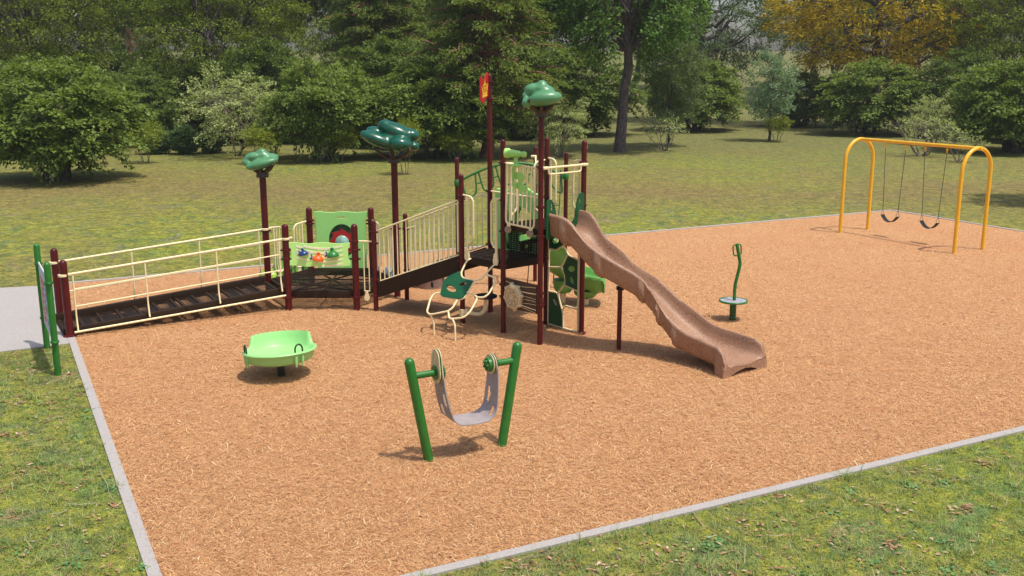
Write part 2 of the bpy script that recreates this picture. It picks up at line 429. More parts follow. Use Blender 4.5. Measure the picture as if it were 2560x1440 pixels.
def strips(X, Y, Z, ang, length, width, tilt, bend):
    """bent two-piece slivers as 6-vertex... kept as two quads sharing an edge -> separate quads with equal ends"""
    n = len(X); d = np.stack([np.cos(ang), np.sin(ang)], 1); s = np.stack([-d[:, 1], d[:, 0]], 1)
    a2 = ang + bend; d2 = np.stack([np.cos(a2), np.sin(a2)], 1); s2 = np.stack([-d2[:, 1], d2[:, 0]], 1)
    P = np.stack([X, Y], 1); h = length[:, None] / 2; w = width[:, None] / 2
    A = P - d * h; B = P; C_ = P + d2 * h
    def q(p, sd, z): return np.concatenate([p + sd * w, z[:, None]], 1), np.concatenate([p - sd * w, z[:, None]], 1)
    za = Z - tilt * length; zb = Z + .002; zc = Z + tilt * length
    a0, a1 = q(A, s, np.maximum(za, .001)); b0, b1 = q(B, (s + s2) / 2, np.maximum(zb, .003)); c0, c1 = q(C_, s2, np.maximum(zc, .001))
    return a0, a1, b0, b1, c0, c1
def strip_mesh(name, parts, mat):
    n = len(parts[0]); V = np.stack(parts, 1).reshape(-1, 3); base = np.arange(n)[:, None] * 6
    F = np.concatenate([base + np.array([[0, 1, 3, 2]]), base + np.array([[2, 3, 5, 4]])], 1).reshape(-1)
    me = bpy.data.meshes.new(name); me.vertices.add(len(V)); me.vertices.foreach_set('co', V.astype(np.float32).ravel())
    me.loops.add(len(F)); me.loops.foreach_set('vertex_index', F.astype(np.int32))
    me.polygons.add(2 * n); me.polygons.foreach_set('loop_start', np.arange(0, 8 * n, 4, dtype=np.int32)); me.polygons.foreach_set('loop_total', np.full(2 * n, 4, np.int32))
    me.update(calc_edges=True); me.materials.append(mat); return me
def scatter(n, x0, x1, y0, y1, keep):
    X = rng.uniform(x0, x1, n); Y = rng.uniform(y0, y1, n); k = keep(X, Y); return X[k], Y[k]
def in_view(X, Y, m=1.5): return (np.abs(X) < Y * .54 + m)
bands = [(7.2 + i, 8.2 + i, 4600 * math.exp(-.14 * i)) for i in range(25)]
CX, CY = [], []
for y0, y1, dens in bands:
    X, Y = scatter(int(dens * 26 * (y1 - y0)), -11, 15, y0, y1, lambda X, Y: inside(INNER, X, Y) & in_view(X, Y)); CX.append(X); CY.append(Y)
X = np.concatenate(CX); Y = np.concatenate(CY); n = len(X)
L_ = rng.gamma(3.0, .017, n) + .013; W_ = rng.uniform(.0018, .0043, n) * (1 + (rng.random(n) < .05) * 1.2)
W_ *= 1 + np.clip((Y - 14) / 18, 0, 1) * .8
chips = strips(X, Y, rng.uniform(.003, .021, n), rng.uniform(0, 6.28, n), L_, W_, rng.normal(0, .13, n), rng.normal(0, .35, n))
CHIP = island_material('wood_fibre', [(0, (.26, .105, .042)), (.2, (.46, .222, .094)), (.6, (.600, .325, .142)), (.86, (.69, .42, .195)), (1, (.85, .62, .36))], .8)
stuff('wood_chips', strip_mesh('wood_chips', chips, CHIP), 'orange wood fibre mulch covering the play area', 'mulch')

# grass blades, clover and dead leaves on the near lawn
def off_bed(X, Y): return ~inside(OUTER, X, Y) & in_view(X, Y, 2.0)
path_poly = [pd, pa, pb, pc]
def off_path(X, Y): return ~(inside(path_poly, X, Y))
def lawn_ok(X, Y): return off_bed(X, Y) & off_path(X, Y)
CX, CY = [], []
for x0, x1, y0, y1, dens in ((-12, 10, 6.6, 11, 2600), (-12, 10, 11, 16, 1500), (-13, -4, 16, 22, 300)):
    X, Y = scatter(int(dens * (x1 - x0) * (y1 - y0)), x0, x1, y0, y1, lawn_ok); CX.append(X); CY.append(Y)
X = np.concatenate(CX); Y = np.concatenate(CY); n = len(X)
tx, ty = scatter(1500, -12, 10, 6.6, 15, lawn_ok); k = 26
X = np.concatenate([X, np.repeat(tx, k) + rng.normal(0, .03, len(tx) * k)]); Y = np.concatenate([Y, np.repeat(ty, k) + rng.normal(0, .03, len(tx) * k)]); n0 = n; n = len(X)
big = np.where(np.arange(n) >= n0, 2.1, 1.0)
ang = rng.uniform(0, 6.28, n); hgt = (rng.gamma(3, .007, n) + .008) * big; lean = rng.uniform(.3, 2.2, n) * hgt; w = rng.uniform(.002, .0045, n) * (.6 + .4 * big)
bx, by = np.cos(ang), np.sin(ang)
b0 = np.stack([X - by * w, Y + bx * w, np.full(n, -.006)], 1); b1 = np.stack([X + by * w, Y - bx * w, np.full(n, -.006)], 1)
tp = np.stack([X + bx * lean, Y + by * lean, -.004 + hgt], 1)
GRASS = island_material('grass_blades', [(0, (.105, .22, .085)), (.3, (.20, .30, .090)), (.55, (.31, .35, .075)), (.78, (.38, .41, .12)), (.92, (.44, .38, .20)), (1, (.56, .48, .33))], .7, .3)
stuff('grass', np_mesh('grass', np.stack([b0, b1, tp], 1).reshape(-1, 3), 3, GRASS), 'short mossy grass on the near lawn', 'grass')
def flat_leaves(name, n, x0, x1, y0, y1, ln, wd, mat, lift, keep=lawn_ok, curl=.35):
    X, Y = scatter(n, x0, x1, y0, y1, keep); gx, gy = scatter(n // 6, x0, x1, y0, y1, keep); r0 = rng.gamma(1.5, .12, len(gx)); m_ = 15
    gx = np.repeat(gx, m_) + rng.normal(0, 1, len(gx) * m_) * np.repeat(r0, m_); gy = np.repeat(gy, m_) + rng.normal(0, 1, len(gy) * m_) * np.repeat(r0, m_); k_ = keep(gx, gy)
    X = np.concatenate([X, gx[k_]]); Y = np.concatenate([Y, gy[k_]]); n = len(X); a = rng.uniform(0, 6.28, n); l = ln * rng.uniform(.6, 1.4, n); w = wd * rng.uniform(.7, 1.3, n)
    d = np.stack([np.cos(a), np.sin(a), np.zeros(n)], 1); s = np.stack([-np.sin(a), np.cos(a), np.zeros(n)], 1); z = np.stack([np.zeros(n), np.zeros(n), np.ones(n)], 1)
    P_ = np.stack([X, Y, rng.uniform(*lift, n)], 1); c = rng.uniform(0, curl, n)
    v = np.stack([P_ - d * (l / 2)[:, None], P_ + s * (w / 2)[:, None] + z * (c * w)[:, None], P_ + d * (l / 2)[:, None] + z * (c * l * .3)[:, None], P_ - s * (w / 2)[:, None] + z * (c * w * .6)[:, None]], 1)
    return np_mesh(name, v.reshape(-1, 3), 4, mat)
DEAD = island_material('dead_leaf', [(0, (.12, .06, .03)), (.4, (.34, .17, .085)), (.75, (.42, .25, .14)), (1, (.52, .40, .28))], .8)
stuff('fallen_leaves', flat_leaves('fallen_leaves', 5000, -13, 12, 6.6, 20, .068, .027, DEAD, (.002, .022)), 'dry brown leaves strewn over the lawn', 'leaves')
TWIG = island_material('dry_twig', [(0, (.10, .07, .05)), (.5, (.30, .23, .17)), (1, (.52, .45, .38))], .9)
tx, ty = scatter(420, -13, 12, 6.6, 18, lawn_ok); n = len(tx)
stuff('twigs', strip_mesh('twigs', strips(tx, ty, rng.uniform(.012, .03, n), rng.uniform(0, 6.28, n), rng.gamma(3, .06, n) + .06, rng.uniform(.004, .010, n), rng.normal(0, .03, n), rng.normal(0, .4, n)), TWIG), 'dry twigs lying on the near lawn', 'twigs')
CLOVER = island_material('clover_leaf', [(0, (.075, .19, .06)), (.5, (.13, .28, .085)), (1, (.20, .37, .14))], .6, .2)
CXs = rng.uniform(-12, 9, 260); CYs = rng.uniform(6.6, 16, 260); k = lawn_ok(CXs, CYs); cen = np.stack([CXs[k], CYs[k]], 1)
pts = np.repeat(cen, 16, 0) + rng.normal(0, .06, (len(cen) * 16, 2)); n = len(pts); a = rng.uniform(0, 6.28, n); r_ = rng.uniform(.010, .02, n)
v = np.stack([np.stack([pts[:, 0] + np.cos(a + q) * r_, pts[:, 1] + np.sin(a + q) * r_, np.full(n, .018) + .006 * np.cos(a * 3 + q)], 1) for q in (0, 1.05, 2.1, 3.14, 4.2, 5.24)], 1)
stuff('clover', np_mesh('clover', v.reshape(-1, 3), 6, CLOVER), 'small round-leaved clover in the lawn', 'clover')
# ------------------------------------------------------------------ the play structure
m1 = (-4.20, 18.21); m2 = (-2.92, 18.21); tM = (-2.28, 19.32); hR = (-2.92, 20.43); hL = (-4.20, 20.43); tL = (-4.84, 19.32)
A = (-.15, 16.57); B = (.46, 15.84); C = (1.19, 16.50); D = (.60, 17.20); E_ = (-.88, 17.23); F = (-.40, 18.03)
m3 = (-2.55, 18.15); p8 = (-2.06, 19.03); eF = (-7.50, 16.31); eB = (-8.15, 17.42)
PS = thing('play_structure', 'maroon-post play structure with ramp, decks, cream railings, brown slide and sculpted tree tops', 'play structure', (-1.5, 18.0, 0))
pP = lambda name, mb, mat, label=None, parent=PS, sharp=35: part(name, mb, mat, parent, label, sharp)
R5, R3 = .0635, .0445
def add_post(p, h, r, clamps=(), lugs=None, ang=0, label=None, flange=False):
    mb = post(MB(), p[0], p[1], h, r)
    o = pP('post', mb, MAROON, label)
    for z in clamps: part('clamp', clamp(MB(), p[0], p[1], z, r, ang, lugs or (0, math.pi)), MAROON, o)
    if flange: part('base_flange', MB().lathe([(r * 1.02, .0), (r * 1.75, .018), (r * 1.75, .03), (r * 1.1, .045)], (p[0], p[1], 0)), MAROON, o)
    return o
aAB = math.atan2(B[1] - A[1], B[0] - A[0]); aEF = math.atan2(F[1] - E_[1], F[0] - E_[0]); aBC = math.atan2(C[1] - B[1], C[0] - B[0])
add_post(eF, 1.33, R5, flange=True, label='short maroon post at the foot of the ramp'); add_post(eB, 1.33, R5, label='short maroon post at the foot of the ramp')
add_post(m1, 1.64, R5, (1.15, .98, .24), (0, .52 + math.pi)); add_post(m2, 1.64, R5, (1.315, 1.155, .98, .25), (math.pi, .0))
add_post(hL, 1.64, R5, (1.365, 1.30), (0, -2.1)); add_post(hR, 1.64, R5, (1.365, 1.30), (math.pi, -1.05))
add_post(tL, 2.42, R5, (1.33, .3), label='tall maroon post under the smaller left tree top'); add_post(tM, 2.72, R5, (1.37, .3), label='tall maroon post under the dark green tree top')
add_post(m3, 1.72, R3, (1.50, 1.29, .60, .29), (-.52, math.pi)); add_post(p8, 1.72, R3, (1.42, .6, .29), (-.52,))
add_post(E_, 2.665, R3, (2.28, 2.23, 1.27, 1.13), (aAB, 2.62)); add_post(F, 4.35, R3, (4.21, 3.91, 2.27, 1.29), (-.69, 2.62), label='tallest maroon post, carrying the red flag')
add_post(A, 3.31, R3, (2.91, 2.30, 1.77, 1.18, .85, .64), (aAB, aAB + math.pi)); add_post(B, 3.76, R3, (2.91, 2.28, 1.81, .86, .67), (aAB + math.pi, aBC), label='tall maroon post under the right-hand green tree top')
add_post(C, 3.30, R3, (2.94, 2.22, 1.8), (aBC + math.pi,), flange=True); add_post(D, 3.30, R3, (2.9, 2.27, 1.8, 1.2), (-.8, 2.3), flange=True)

# -- decks
def deck(pts, ztop, zbot, ribs, inset=.0, name='deck'):
    P = [Vector((p[0], p[1], 0)) for p in pts]; mb = MB(); n = len(P); cen = sum(P, Vector()) / n
    Q = [p + (cen - p).normalized() * .05 for p in P]
    for i in range(n):                                    # fascia beams along every edge
        a, b = Q[i], Q[(i + 1) % n]; d = (b - a).normalized(); nn = Vector((d.y, -d.x, 0))
        M = Matrix((d, -nn, Vector((0, 0, 1)))).transposed()
        mb.box((a + b) / 2 + Vector((0, 0, (ztop + zbot) / 2)), ((b - a).length - .012, .045, ztop - zbot), M, .005)
    o = pP(name, mb, BROWN)
    G_ = [p + (cen - p).normalized() * .05 for p in Q]
    sh = MB().add([(p.x, p.y, ztop - .012) for p in G_], [tuple(range(n))])
    part('perforated_floor', sh, PERF, o)
    rb = MB()
    for (a, b) in ribs:
        a = Vector((a[0], a[1], 0)); b = Vector((b[0], b[1], 0)); d = (b - a).normalized(); M = Matrix((d, Vector((-d.y, d.x, 0)), Vector((0, 0, 1)))).transposed()
        rb.box((a + b) / 2 + Vector((0, 0, ztop - .018)), ((b - a).length, .022, .030), M)
    part('floor_ribs', rb, BROWN, o); return o
hexp = [m1, m2, tM, hR, hL, tL]
mid = lambda p, q, t=.5: (p[0] + (q[0] - p[0]) * t, p[1] + (q[1] - p[1]) * t)
hc = (-3.56, 19.32)
hx = [mid(p, hc, .1) for p in hexp]
ribs = [(hx[0], hx[2]), (hx[0], hx[3]), (hx[1], hx[5]), (hx[1], hx[4]), (hx[2], hx[4]), (hx[2], hx[5]), (hx[3], hx[5]),
        (mid(hx[0], hx[1]), mid(hx[4], hx[3])), (mid(hx[0], hx[5]), mid(hx[2], hx[1])), (mid(hx[5], hx[4]), mid(hx[2], hx[3]))]
deck(hexp, .365, .225, ribs)
lp = [E_, A, D, F]; lq = [mid(p, (-.2, 17.26), .1) for p in lp]
deck(lp, 1.235, 1.10, [(mid(lq[0], lq[1], t), mid(lq[3], lq[2], t)) for t in (.2, .4, .6, .8)] + [(mid(lq[0], lq[3], t), mid(lq[1], lq[2], t)) for t in (.25, .5, .75)])
up = [A, B, C, D]; uq = [mid(p, (.52, 16.53), .1) for p in up]
deck(up, 1.91, 1.80, [(mid(uq[0], uq[1], t), mid(uq[3], uq[2], t)) for t in (.25, .5, .75)] + [(mid(uq[0], uq[3], t), mid(uq[1], uq[2], t)) for t in (.25, .5, .75)])

# -- entry ramp from the path to the hexagonal deck
fR = Plane(eF, m1); bR_ = Plane(eB, tL); LR = fR.len
def rz(s): return .045 + (.345 - .045) * s / LR           # floor height along the ramp
def slope_bar(mb, pl, s0, s1, z0, z1, off, w, h_):
    a = pl(s0, z0, off); b = pl(s1, z1, off); d = (b - a).normalized(); y = pl.n; zz = d.cross(-y) if d.cross(-y).z > 0 else y.cross(d) * -1
    M = Matrix((d, y, d.cross(y))).transposed(); mb.box((a + b) / 2, ((b - a).length, w, h_), M, .006)
ramp_o = None
half = LR / 2 + .04
for (s0, s1) in ((-.10, half - .004), (half + .004, LR - .06)):
    mb = MB()
    slope_bar(mb, fR, s0, s1, rz(s0) + .012, rz(s1) + .012, -.075, .075, .155); slope_bar(mb, bR_, s0, s1, rz(s0) + .03, rz(s1) + .03, .10, .09, .17)
    k = 6
    for i in range(k + 1):
        s = s0 + .05 + (s1 - s0 - .1) * i / k; a = fR(s, rz(s) - .0, -.12); b = bR_(s, rz(s) - .0, .14); d = (b - a).normalized()
        mb.box((a + b) / 2, ((b - a).length, .055, .032), Matrix((d, fR.d, d.cross(fR.d))).transposed())
    o = pP('ramp', mb, BROWN, 'brown ramp section with raised side curbs')
    fl = MB(); q = [fR(s0, rz(s0), -.11), fR(s1, rz(s1), -.11), bR_(s1, rz(s1), .13), bR_(s0, rz(s0), .13)]; fl.add(q, [(0, 1, 2, 3)])
    part('perforated_floor', fl, PERF, o)
def ramp_rail(pl, off, s_top0, s_top1, sgn):
    top = lambda s: 1.075 + (1.366 - 1.075) * (s - .075) / (LR + .0 - .02)
    mb = MB().tube([pl(s_top0, top(s_top0), off), pl(s_top1, top(s_top1), off)], .021)
    for s in (s_top0 - .02, s_top1):                      # cuffs round the posts
        c = pl(s, top(s)); mb.lathe([(R5 + .002, c.z - .022), (R5 + .013, c.z - .017), (R5 + .013, c.z + .017), (R5 + .002, c.z + .022)], (c.x, c.y, 0), n=20); mb.box(pl(s + .10, top(s + .1), off), (.06, .04, .04), pl.rot(), .006)
    o = pP('railing', mb, CREAM)
    V_ = (.13, 1.30, 2.53, 3.68)
    for s in V_:
        b = MB().tube(fillet([pl(s, top(s), off), pl(s, rz(s) + .26, off), pl(s, rz(s) + .05, off + .07 * sgn)], .06), .0145); part('baluster', b, CREAM, o)
    for dz in (.755, .46):
        part('bar', MB().tube([pl(V_[0], rz(V_[0]) + dz, off), pl(V_[-1], rz(V_[-1]) + dz - .02, off)], .0125), CREAM, o)
    part('bottom_bar', MB().tube([pl(.07, rz(.07) + .035, off + .075 * sgn), pl(3.74, rz(3.74) - .035, off + .075 * sgn)], .0185), CREAM, o)
ramp_rail(fR, .0, .0, LR, 1); ramp_rail(bR_, .0, .0, LR, -1)

# -- stair flight with brown side plates between the two lower decks
fS = Plane(m3, E_); bS = Plane(p8, F)
def stringer(pl, s0, s1):
    z = lambda s: .285 + (s - .1) * (.905 - .285) / 1.72
    out = [(s0, z(s0)), (s1, z(s1)), (s1, z(s1) + .31), (s0, z(s0) + .285)]
    return MB().plate(rounded(out, .03, 2), [], .03, lambda x, y, o: pl(x, y, o), .004)
o = pP('stairs', stringer(fS, .06, 1.85), BROWN, 'brown stair flight with solid side plates'); part('side_plate', stringer(bS, .06, 1.85), BROWN, o)
for i in range(4):
    s = .28 + .42 * i; zt = .365 + (1.235 - .365) * (i + 1) / 5
    a = fS(s, zt, -.03); b = bS(s, zt, .03); d = (b - a).normalized()
    part('tread', MB().box((a + b) / 2, ((b - a).length, .40, .04), Matrix((d, fS.d, d.cross(fS.d))).transposed(), .005), BROWN, o)
def stair_rail(pl, s0, s1, zt0, zt1, zb0, zb1, k, skip=()):
    zt = lambda s: zt0 + (zt1 - zt0) * (s - s0) / (s1 - s0); zb = lambda s: zb0 + (zb1 - zb0) * (s - s0) / (s1 - s0)
    mb = MB().tube([pl(s0, zt(s0)), pl(s1, zt(s1))], .0155).tube([pl(s0, zb(s0)), pl(s1, zb(s1))], .0155)
    o = pP('railing', mb, CREAM, 'cream stair railing of close vertical bars')
    for i in range(k + 1):
        s = s0 + (s1 - s0) * i / k; part('baluster', MB().tube([pl(s, zb(s)), pl(s, zt(s))], .0112, 8), CREAM, o)
stair_rail(fS, .12, 1.835, 1.545, 2.205, .585, 1.225, 17); stair_rail(bS, .10, 1.88, 1.56, 2.245, .60, 1.275, 16)
MBx = MB().tube(fillet([bS(.02, 1.43), bS(.10, 1.44, .07), bS(.30, 1.5, .07)], .04), .014); pP('hand_rail', MBx, CREAM)

# -- small guard between the hexagonal deck and the stairs
gp = Plane(m2, m3)
o = pP('guard', MB().tube([gp(.08, 1.318), gp(.345, 1.318)], .017), CREAM, 'narrow cream guard with two bars and a foot plate')
for s in (.165, .262): part('baluster', MB().tube([gp(s, 1.318), gp(s, .375)], .011), CREAM, o)
part('bottom_bar', MB().tube([gp(.16, .375), gp(.268, .375)], .011), CREAM, o)
part('foot_bracket', MB().plate(rounded([(.195, .37), (.235, .37), (.25, .30), (.27, .24), (.24, .20), (.19, .20), (.16, .24), (.18, .30)], .02), [], .016, lambda x, y, f: gp(x, y, f + .035)), CREAM, o)

# -- half guards round the hexagonal deck (cream hoops with bars and feet)
def hoop_guard(pl, s0, s1, zt, zb, z_drop, foot=True, round_low=True, label=None):
    """from the post at s0 out to s1: top arm, rounded hoop, bars, foot plate"""
    mb = MB().tube(fillet([pl(s0, zt), pl(s1, zt - z_drop), pl(s1, zb), pl(s0 + (s1 - s0) * .35, zb), pl(s0 + (s1 - s0) * .35, zt - z_drop * .4)], .13, 7), .017)
    o = pP('guard', mb, CREAM, label)
    for t in (.55, .78): part('baluster', MB().tube([pl(s0 + (s1 - s0) * t, zt - z_drop * t), pl(s0 + (s1 - s0) * t, zb + .02)], .010, 8), CREAM, o)
    c = s0 + (s1 - s0) * .68
    part('foot_bracket', MB().plate(rounded([(c - .03, zb - .0), (c + .03, zb - .0), (c + .04, zb - .06), (c + .075, zb - .12), (c + .05, zb - .17), (c - .05, zb - .17), (c - .075, zb - .12), (c - .04, zb - .06)], .02), [], .016, lambda x, y, f: pl(x, y, f)), CREAM, o)
g1 = Plane(tL, hL); g2 = Plane(hR, tM)
hoop_guard(g1, .09, .47, 1.375, .44, .03); hoop_guard(g1, 1.19, .80, 1.36, .44, .03)
hoop_guard(g2, .09, .47, 1.375, .44, .03); hoop_guard(g2, 1.19, .84, 1.36, .44, .03)

# -- music panel with three bells on the front of the hexagonal deck
mp = Plane(m1, m2)
def wavy(s0, s1, zb, zt, amp, n=24, notch=.0):
    top = [(s0 + (s1 - s0) * i / n, zt + amp * math.sin(i / n * 4 * math.pi + .9)) for i in range(n + 1)]
    bot = [(s1 - (s1 - s0) * i / n, zb + amp * math.sin((1 - i / n) * 4 * math.pi + .9)) for i in range(n + 1)]
    return top, bot
top, bot = wavy(.07, 1.19, .855, 1.285, .012)
right = [(1.19, 1.20), (1.155, 1.19), (1.155, .97), (1.19, .95)]; left = [(.07, .95), (.105, .97), (.105, 1.19), (.07, 1.20)]
mpo = pP('music_panel', MB().plate(top + right + bot + left, [], .022, lambda x, y, f: mp(x, y, f + .03)), PANELLIME, 'pale lime music panel with three bells and wavy staff lines')
def strip_on(pl, fn, s0, s1, w, off, n=14, th=.004):
    up = [(s0 + (s1 - s0) * i / n, fn(s0 + (s1 - s0) * i / n) + w / 2) for i in range(n + 1)]; dn = [(x, y - w) for x, y in reversed(up)]
    return MB().plate(up + dn, [], th, lambda x, y, f: pl(x, y, off + f), .0008)
stf = lambda base, k: (lambda s: base - .075 * math.sin((s - .2) * 2.9 - .2) - .02 * k * math.sin(s * 3.5) + .055 * max(0, (s - .8)))
for i, (base, s0, s1) in enumerate(((1.225, .20, .34), (1.262, .34, 1.05), (1.18, .38, 1.05), (1.095, .46, 1.05), (1.015, .60, 1.05), (.935, .66, 1.05), (1.015, .20, .42), (1.15, .2, .3))):
    part('staff_line', strip_on(mp, stf(base, 1), s0, s1, .036, .0435), STAFF, mpo)
def bell(s, z, r, mat, tilt, name):
    M = Matrix.Rotation(tilt, 3, mp.n); ax = M @ Vector((0, 0, 1)); c = mp(s, z, .085)
    prof = [(r * .98, -.004), (r, 0)] + [(r * math.cos(t), r * .92 * math.sin(t)) for t in [math.pi / 2 * i / 8 for i in range(1, 8)]]
    mb = MB().lathe(prof + [(r * .27, r * .90), (r * .26, r * 1.40), (r * .22, r * 1.42)], c, ax, 24)
    part('bell', mb, mat, mpo, name)
bell(.345, 1.075, .088, BLUE, .22, 'blue bell'); bell(.60, .975, .104, ORANGE, -.12, 'orange bell'); bell(.885, 1.045, .116, BELLGREEN, .12, 'green bell')
def note(s, z):
    o = part('note_plate', MB().plate(ellipse(s, z, .03, .062, .1), [], .004, lambda x, y, f: mp(x, y, .044 + f), .0008), WHITE, mpo)
    o2 = MB().plate(ellipse(s + .004, z - .038, .019, .014, .3), [], .004, lambda x, y, f: mp(x, y, .0495 + f), .0008)
    o2.plate([(s + .016, z - .038), (s + .023, z - .038), (s + .014, z + .048), (s + .007, z + .048)], [], .004, lambda x, y, f: mp(x, y, .0495 + f), .0008)
    o2.plate([(s + .010, z + .05), (s + .036, z + .01), (s + .034, z - .002), (s + .009, z + .03)], [], .004, lambda x, y, f: mp(x, y, .0495 + f), .0008)
    part('music_note', o2, INK, mpo)
note(.235, 1.105); note(.465, 1.035); note(.74, 1.085)

# -- back panel with the bubble window
bp = Plane(hL, hR)
top, bot = wavy(.11, 1.205, 1.30, 1.535, .011)
body = top + [(1.205, 1.44), (1.16, 1.42), (1.16, .33), (.145, .33), (.145, 1.42), (.11, 1.44)]
moon = [(.53 + .27 * i / 10, 1.405) for i in range(11)] + [(.80 - .27 * i / 10, 1.405 + .052 * math.sin(math.pi * i / 10)) for i in range(1, 10)]
hole = ellipse(.67, .93, .285, .36, 0, 36)
bpo = pP('window_panel', MB().plate(body, [hole, moon], .035, lambda x, y, f: bp(x, y, f), .006), APPLE, 'apple green back panel with round window')
part('window_back', MB().plate(ellipse(.67, .93, .30, .375, 0, 36), [], .012, lambda x, y, f: bp(x, y, f - .03)), FOREST, bpo)
fl = []
for i in range(72):
    t = 2 * math.pi * i / 72; k = (i % 9) / 9; r = .215 + .075 * (k ** 2.2)
    fl.append((.66 + r * math.cos(t + .25 * k), .90 + r * 1.12 * math.sin(t + .25 * k)))
part('flame_ring', MB().plate(fl, [], .012, lambda x, y, f: bp(x, y, f - .012)), REDBRIGHT, bpo)
part('bubble', MB().ell(bp(.665, .885, .0), (.15, .165, .07), bp.rot()), BUBBLE, bpo)

# -- tree toppers
def topper(base, z0, r, lobes, mat, label, scale=1.0, yaw=0.0, flare=.24):
    mb = MB(); C0 = Vector((base[0], base[1], z0)); Rz = Matrix.Rotation(yaw, 3, 'Z')
    for (x, y, z, a, b, c, ry, rp) in lobes:
        M = Rz @ Matrix.Rotation(ry, 3, 'Z') @ Matrix.Rotation(rp, 3, 'Y')
        mb.ell(C0 + Rz @ Vector((x, y, z)) * scale, (a * scale, b * scale, c * scale), M)
    o = pP('tree_topper', mb, mat, label, sharp=180)
    md = o.modifiers.new('blend', 'REMESH'); md.mode = 'VOXEL'; md.voxel_size = .016 * scale; md.use_smooth_shade = True
    sm = o.modifiers.new('soft', 'SMOOTH'); sm.iterations = 20; sm.factor = .5
    bb = MB().lathe([(r + .01, -.03), (r + .055 * scale, -.02), (r + .055 * scale, .03), (r + .03 * scale, .10)], C0, n=20)
    for k in range(7):
        a = yaw + 2 * math.pi * k / 7 + .2; d = Vector((math.cos(a), math.sin(a), 0)); f = flare * scale * (1 + .25 * math.sin(k * 2.3))
        bb.tube(fillet([C0 + d * .035, C0 + d * (.07 * scale) + Vector((0, 0, .07 * scale)), C0 + d * f * .65 + Vector((0, 0, .14 * scale)), C0 + d * f + Vector((0, 0, .25 * scale))], .05),
                [.045 * scale] * 6 + [.036 * scale] * 6 + [.026 * scale] * 2, 8)
    part('branch_base', bb, BARK_PLASTIC, o)
LOB = [(.03, -.10, .25, .33, .18, .10, .05, -.26), (-.145, .02, .375, .20, .16, .09, 0, -.15), (-.27, -.02, .27, .11, .13, .08, 0, 0), (.01, .02, .46, .095, .09, .075, 0, 0), (.03, .03, .40, .19, .13, .08, 0, .12), (.14, .08, .35, .18, .14, .09, .3, 0), (-.05, .14, .28, .22, .15, .10, .2, 0)]
topper(tL, 2.40, R5, LOB, MINT, 'small mint green sculpted tree top', 1.0, .0)
LOBT = [(-.27, -.12, .43, .38, .21, .135, .05, .36), (.16, -.22, .36, .22, .19, .14, .1, .15), (.40, -.06, .30, .11, .11, .09, 0, 0), (.35, .02, .51, .17, .18, .125, .2, .2), (.09, .02, .57, .40, .24, .155, -.05, .38), (-.15, .02, .69, .15, .15, .12, 0, 0), (-.34, .08, .58, .20, .18, .09, .2, .2), (.05, .16, .42, .36, .22, .14, .2, .2), (0, -.02, .40, .34, .24, .15, 0, .25)]
topper(tM, 2.68, R5, LOBT, TEAL, 'large dark green glossy sculpted tree top', 1.0, .0, .36)
LOBR = [(.06, -.12, .27, .265, .16, .12, .03, -.10), (-.23, -.04, .20, .085, .10, .085, 0, 0), (-.25, .04, .31, .06, .08, .05, 0, 0), (-.12, .06, .40, .155, .14, .10, .2, -.1), (.01, .02, .48, .085, .085, .07, 0, 0), (.05, .0, .40, .165, .14, .08, 0, .15), (.04, .12, .28, .22, .13, .10, .3, 0), (-.10, -.06, .22, .15, .12, .09, 0, 0)]
topper(B, 3.73, R3, LOBR, MINT, 'mint green sculpted tree top on the tower', 1.0, .0)

# -- red flag with a yellow crown
fp = Plane((F[0] - .215, F[1] - .36), F); fs = fp.len
wob = lambda t: .035 * math.sin(t * 6.0 + .6)
fpt = [(.10 + (fs - .145) * i / 16, 4.28 + .045 * math.cos(i / 16 * 6.6 + .3) + .05 * i / 16) for i in range(17)]; fpb = [(x, y - .41) for x, y in reversed(fpt)]
fo = pP('flag', MB().plate(fpt + fpb, [], .02, lambda x, y, f: fp(x, y, f + .0), .003), RED, 'red flag plate with a yellow crown')
cr = MB(); cx = .10 + (fs - .145) * .53; k = .075; cz = 3.975; sl = .10
fm = lambda x, y, f: fp(cx + x, cz + y + x * sl * 2, f + .0125)
cr.plate([(-k, -.02), (k, -.02), (k, .022), (-k, .022)], [], .004, fm, .0008); cr.plate([(-k, .034), (k, .034), (k * .95, .056), (-k * .95, .056)], [], .004, fm, .0008)
for sx in (-1, 1): cr.plate([(sx * k * .95, .06), (sx * k * 1.3, .155), (sx * k * 1.45, .20), (sx * k * 1.2, .17), (sx * k * .75, .085)], [], .004, fm, .0008)
cr.plate([(-k * .5, .11), (-k * .8, .17), (-k * .3, .125), (0, .16), (k * .3, .125), (k * .8, .17), (k * .5, .11), (0, .135)], [], .004, fm, .0008)
cr.plate(ellipse(0, .095, .010, .03), [], .004, fm, .0008); cr.plate(ellipse(0, .20, .020, .036), [], .004, fm, .0008); cr.plate([(-.008, .225), (.008, .225), (0, .295)], [], .004, fm, .0008)
for sx in (-1, 1): cr.plate(ellipse(sx * k * .55, .085, .006, .018), [], .004, fm, .0008); cr.plate(ellipse(sx * k * .6, .185, .007, .02), [], .004, fm, .0008)
part('crown', cr, GOLDPRINT, fo)

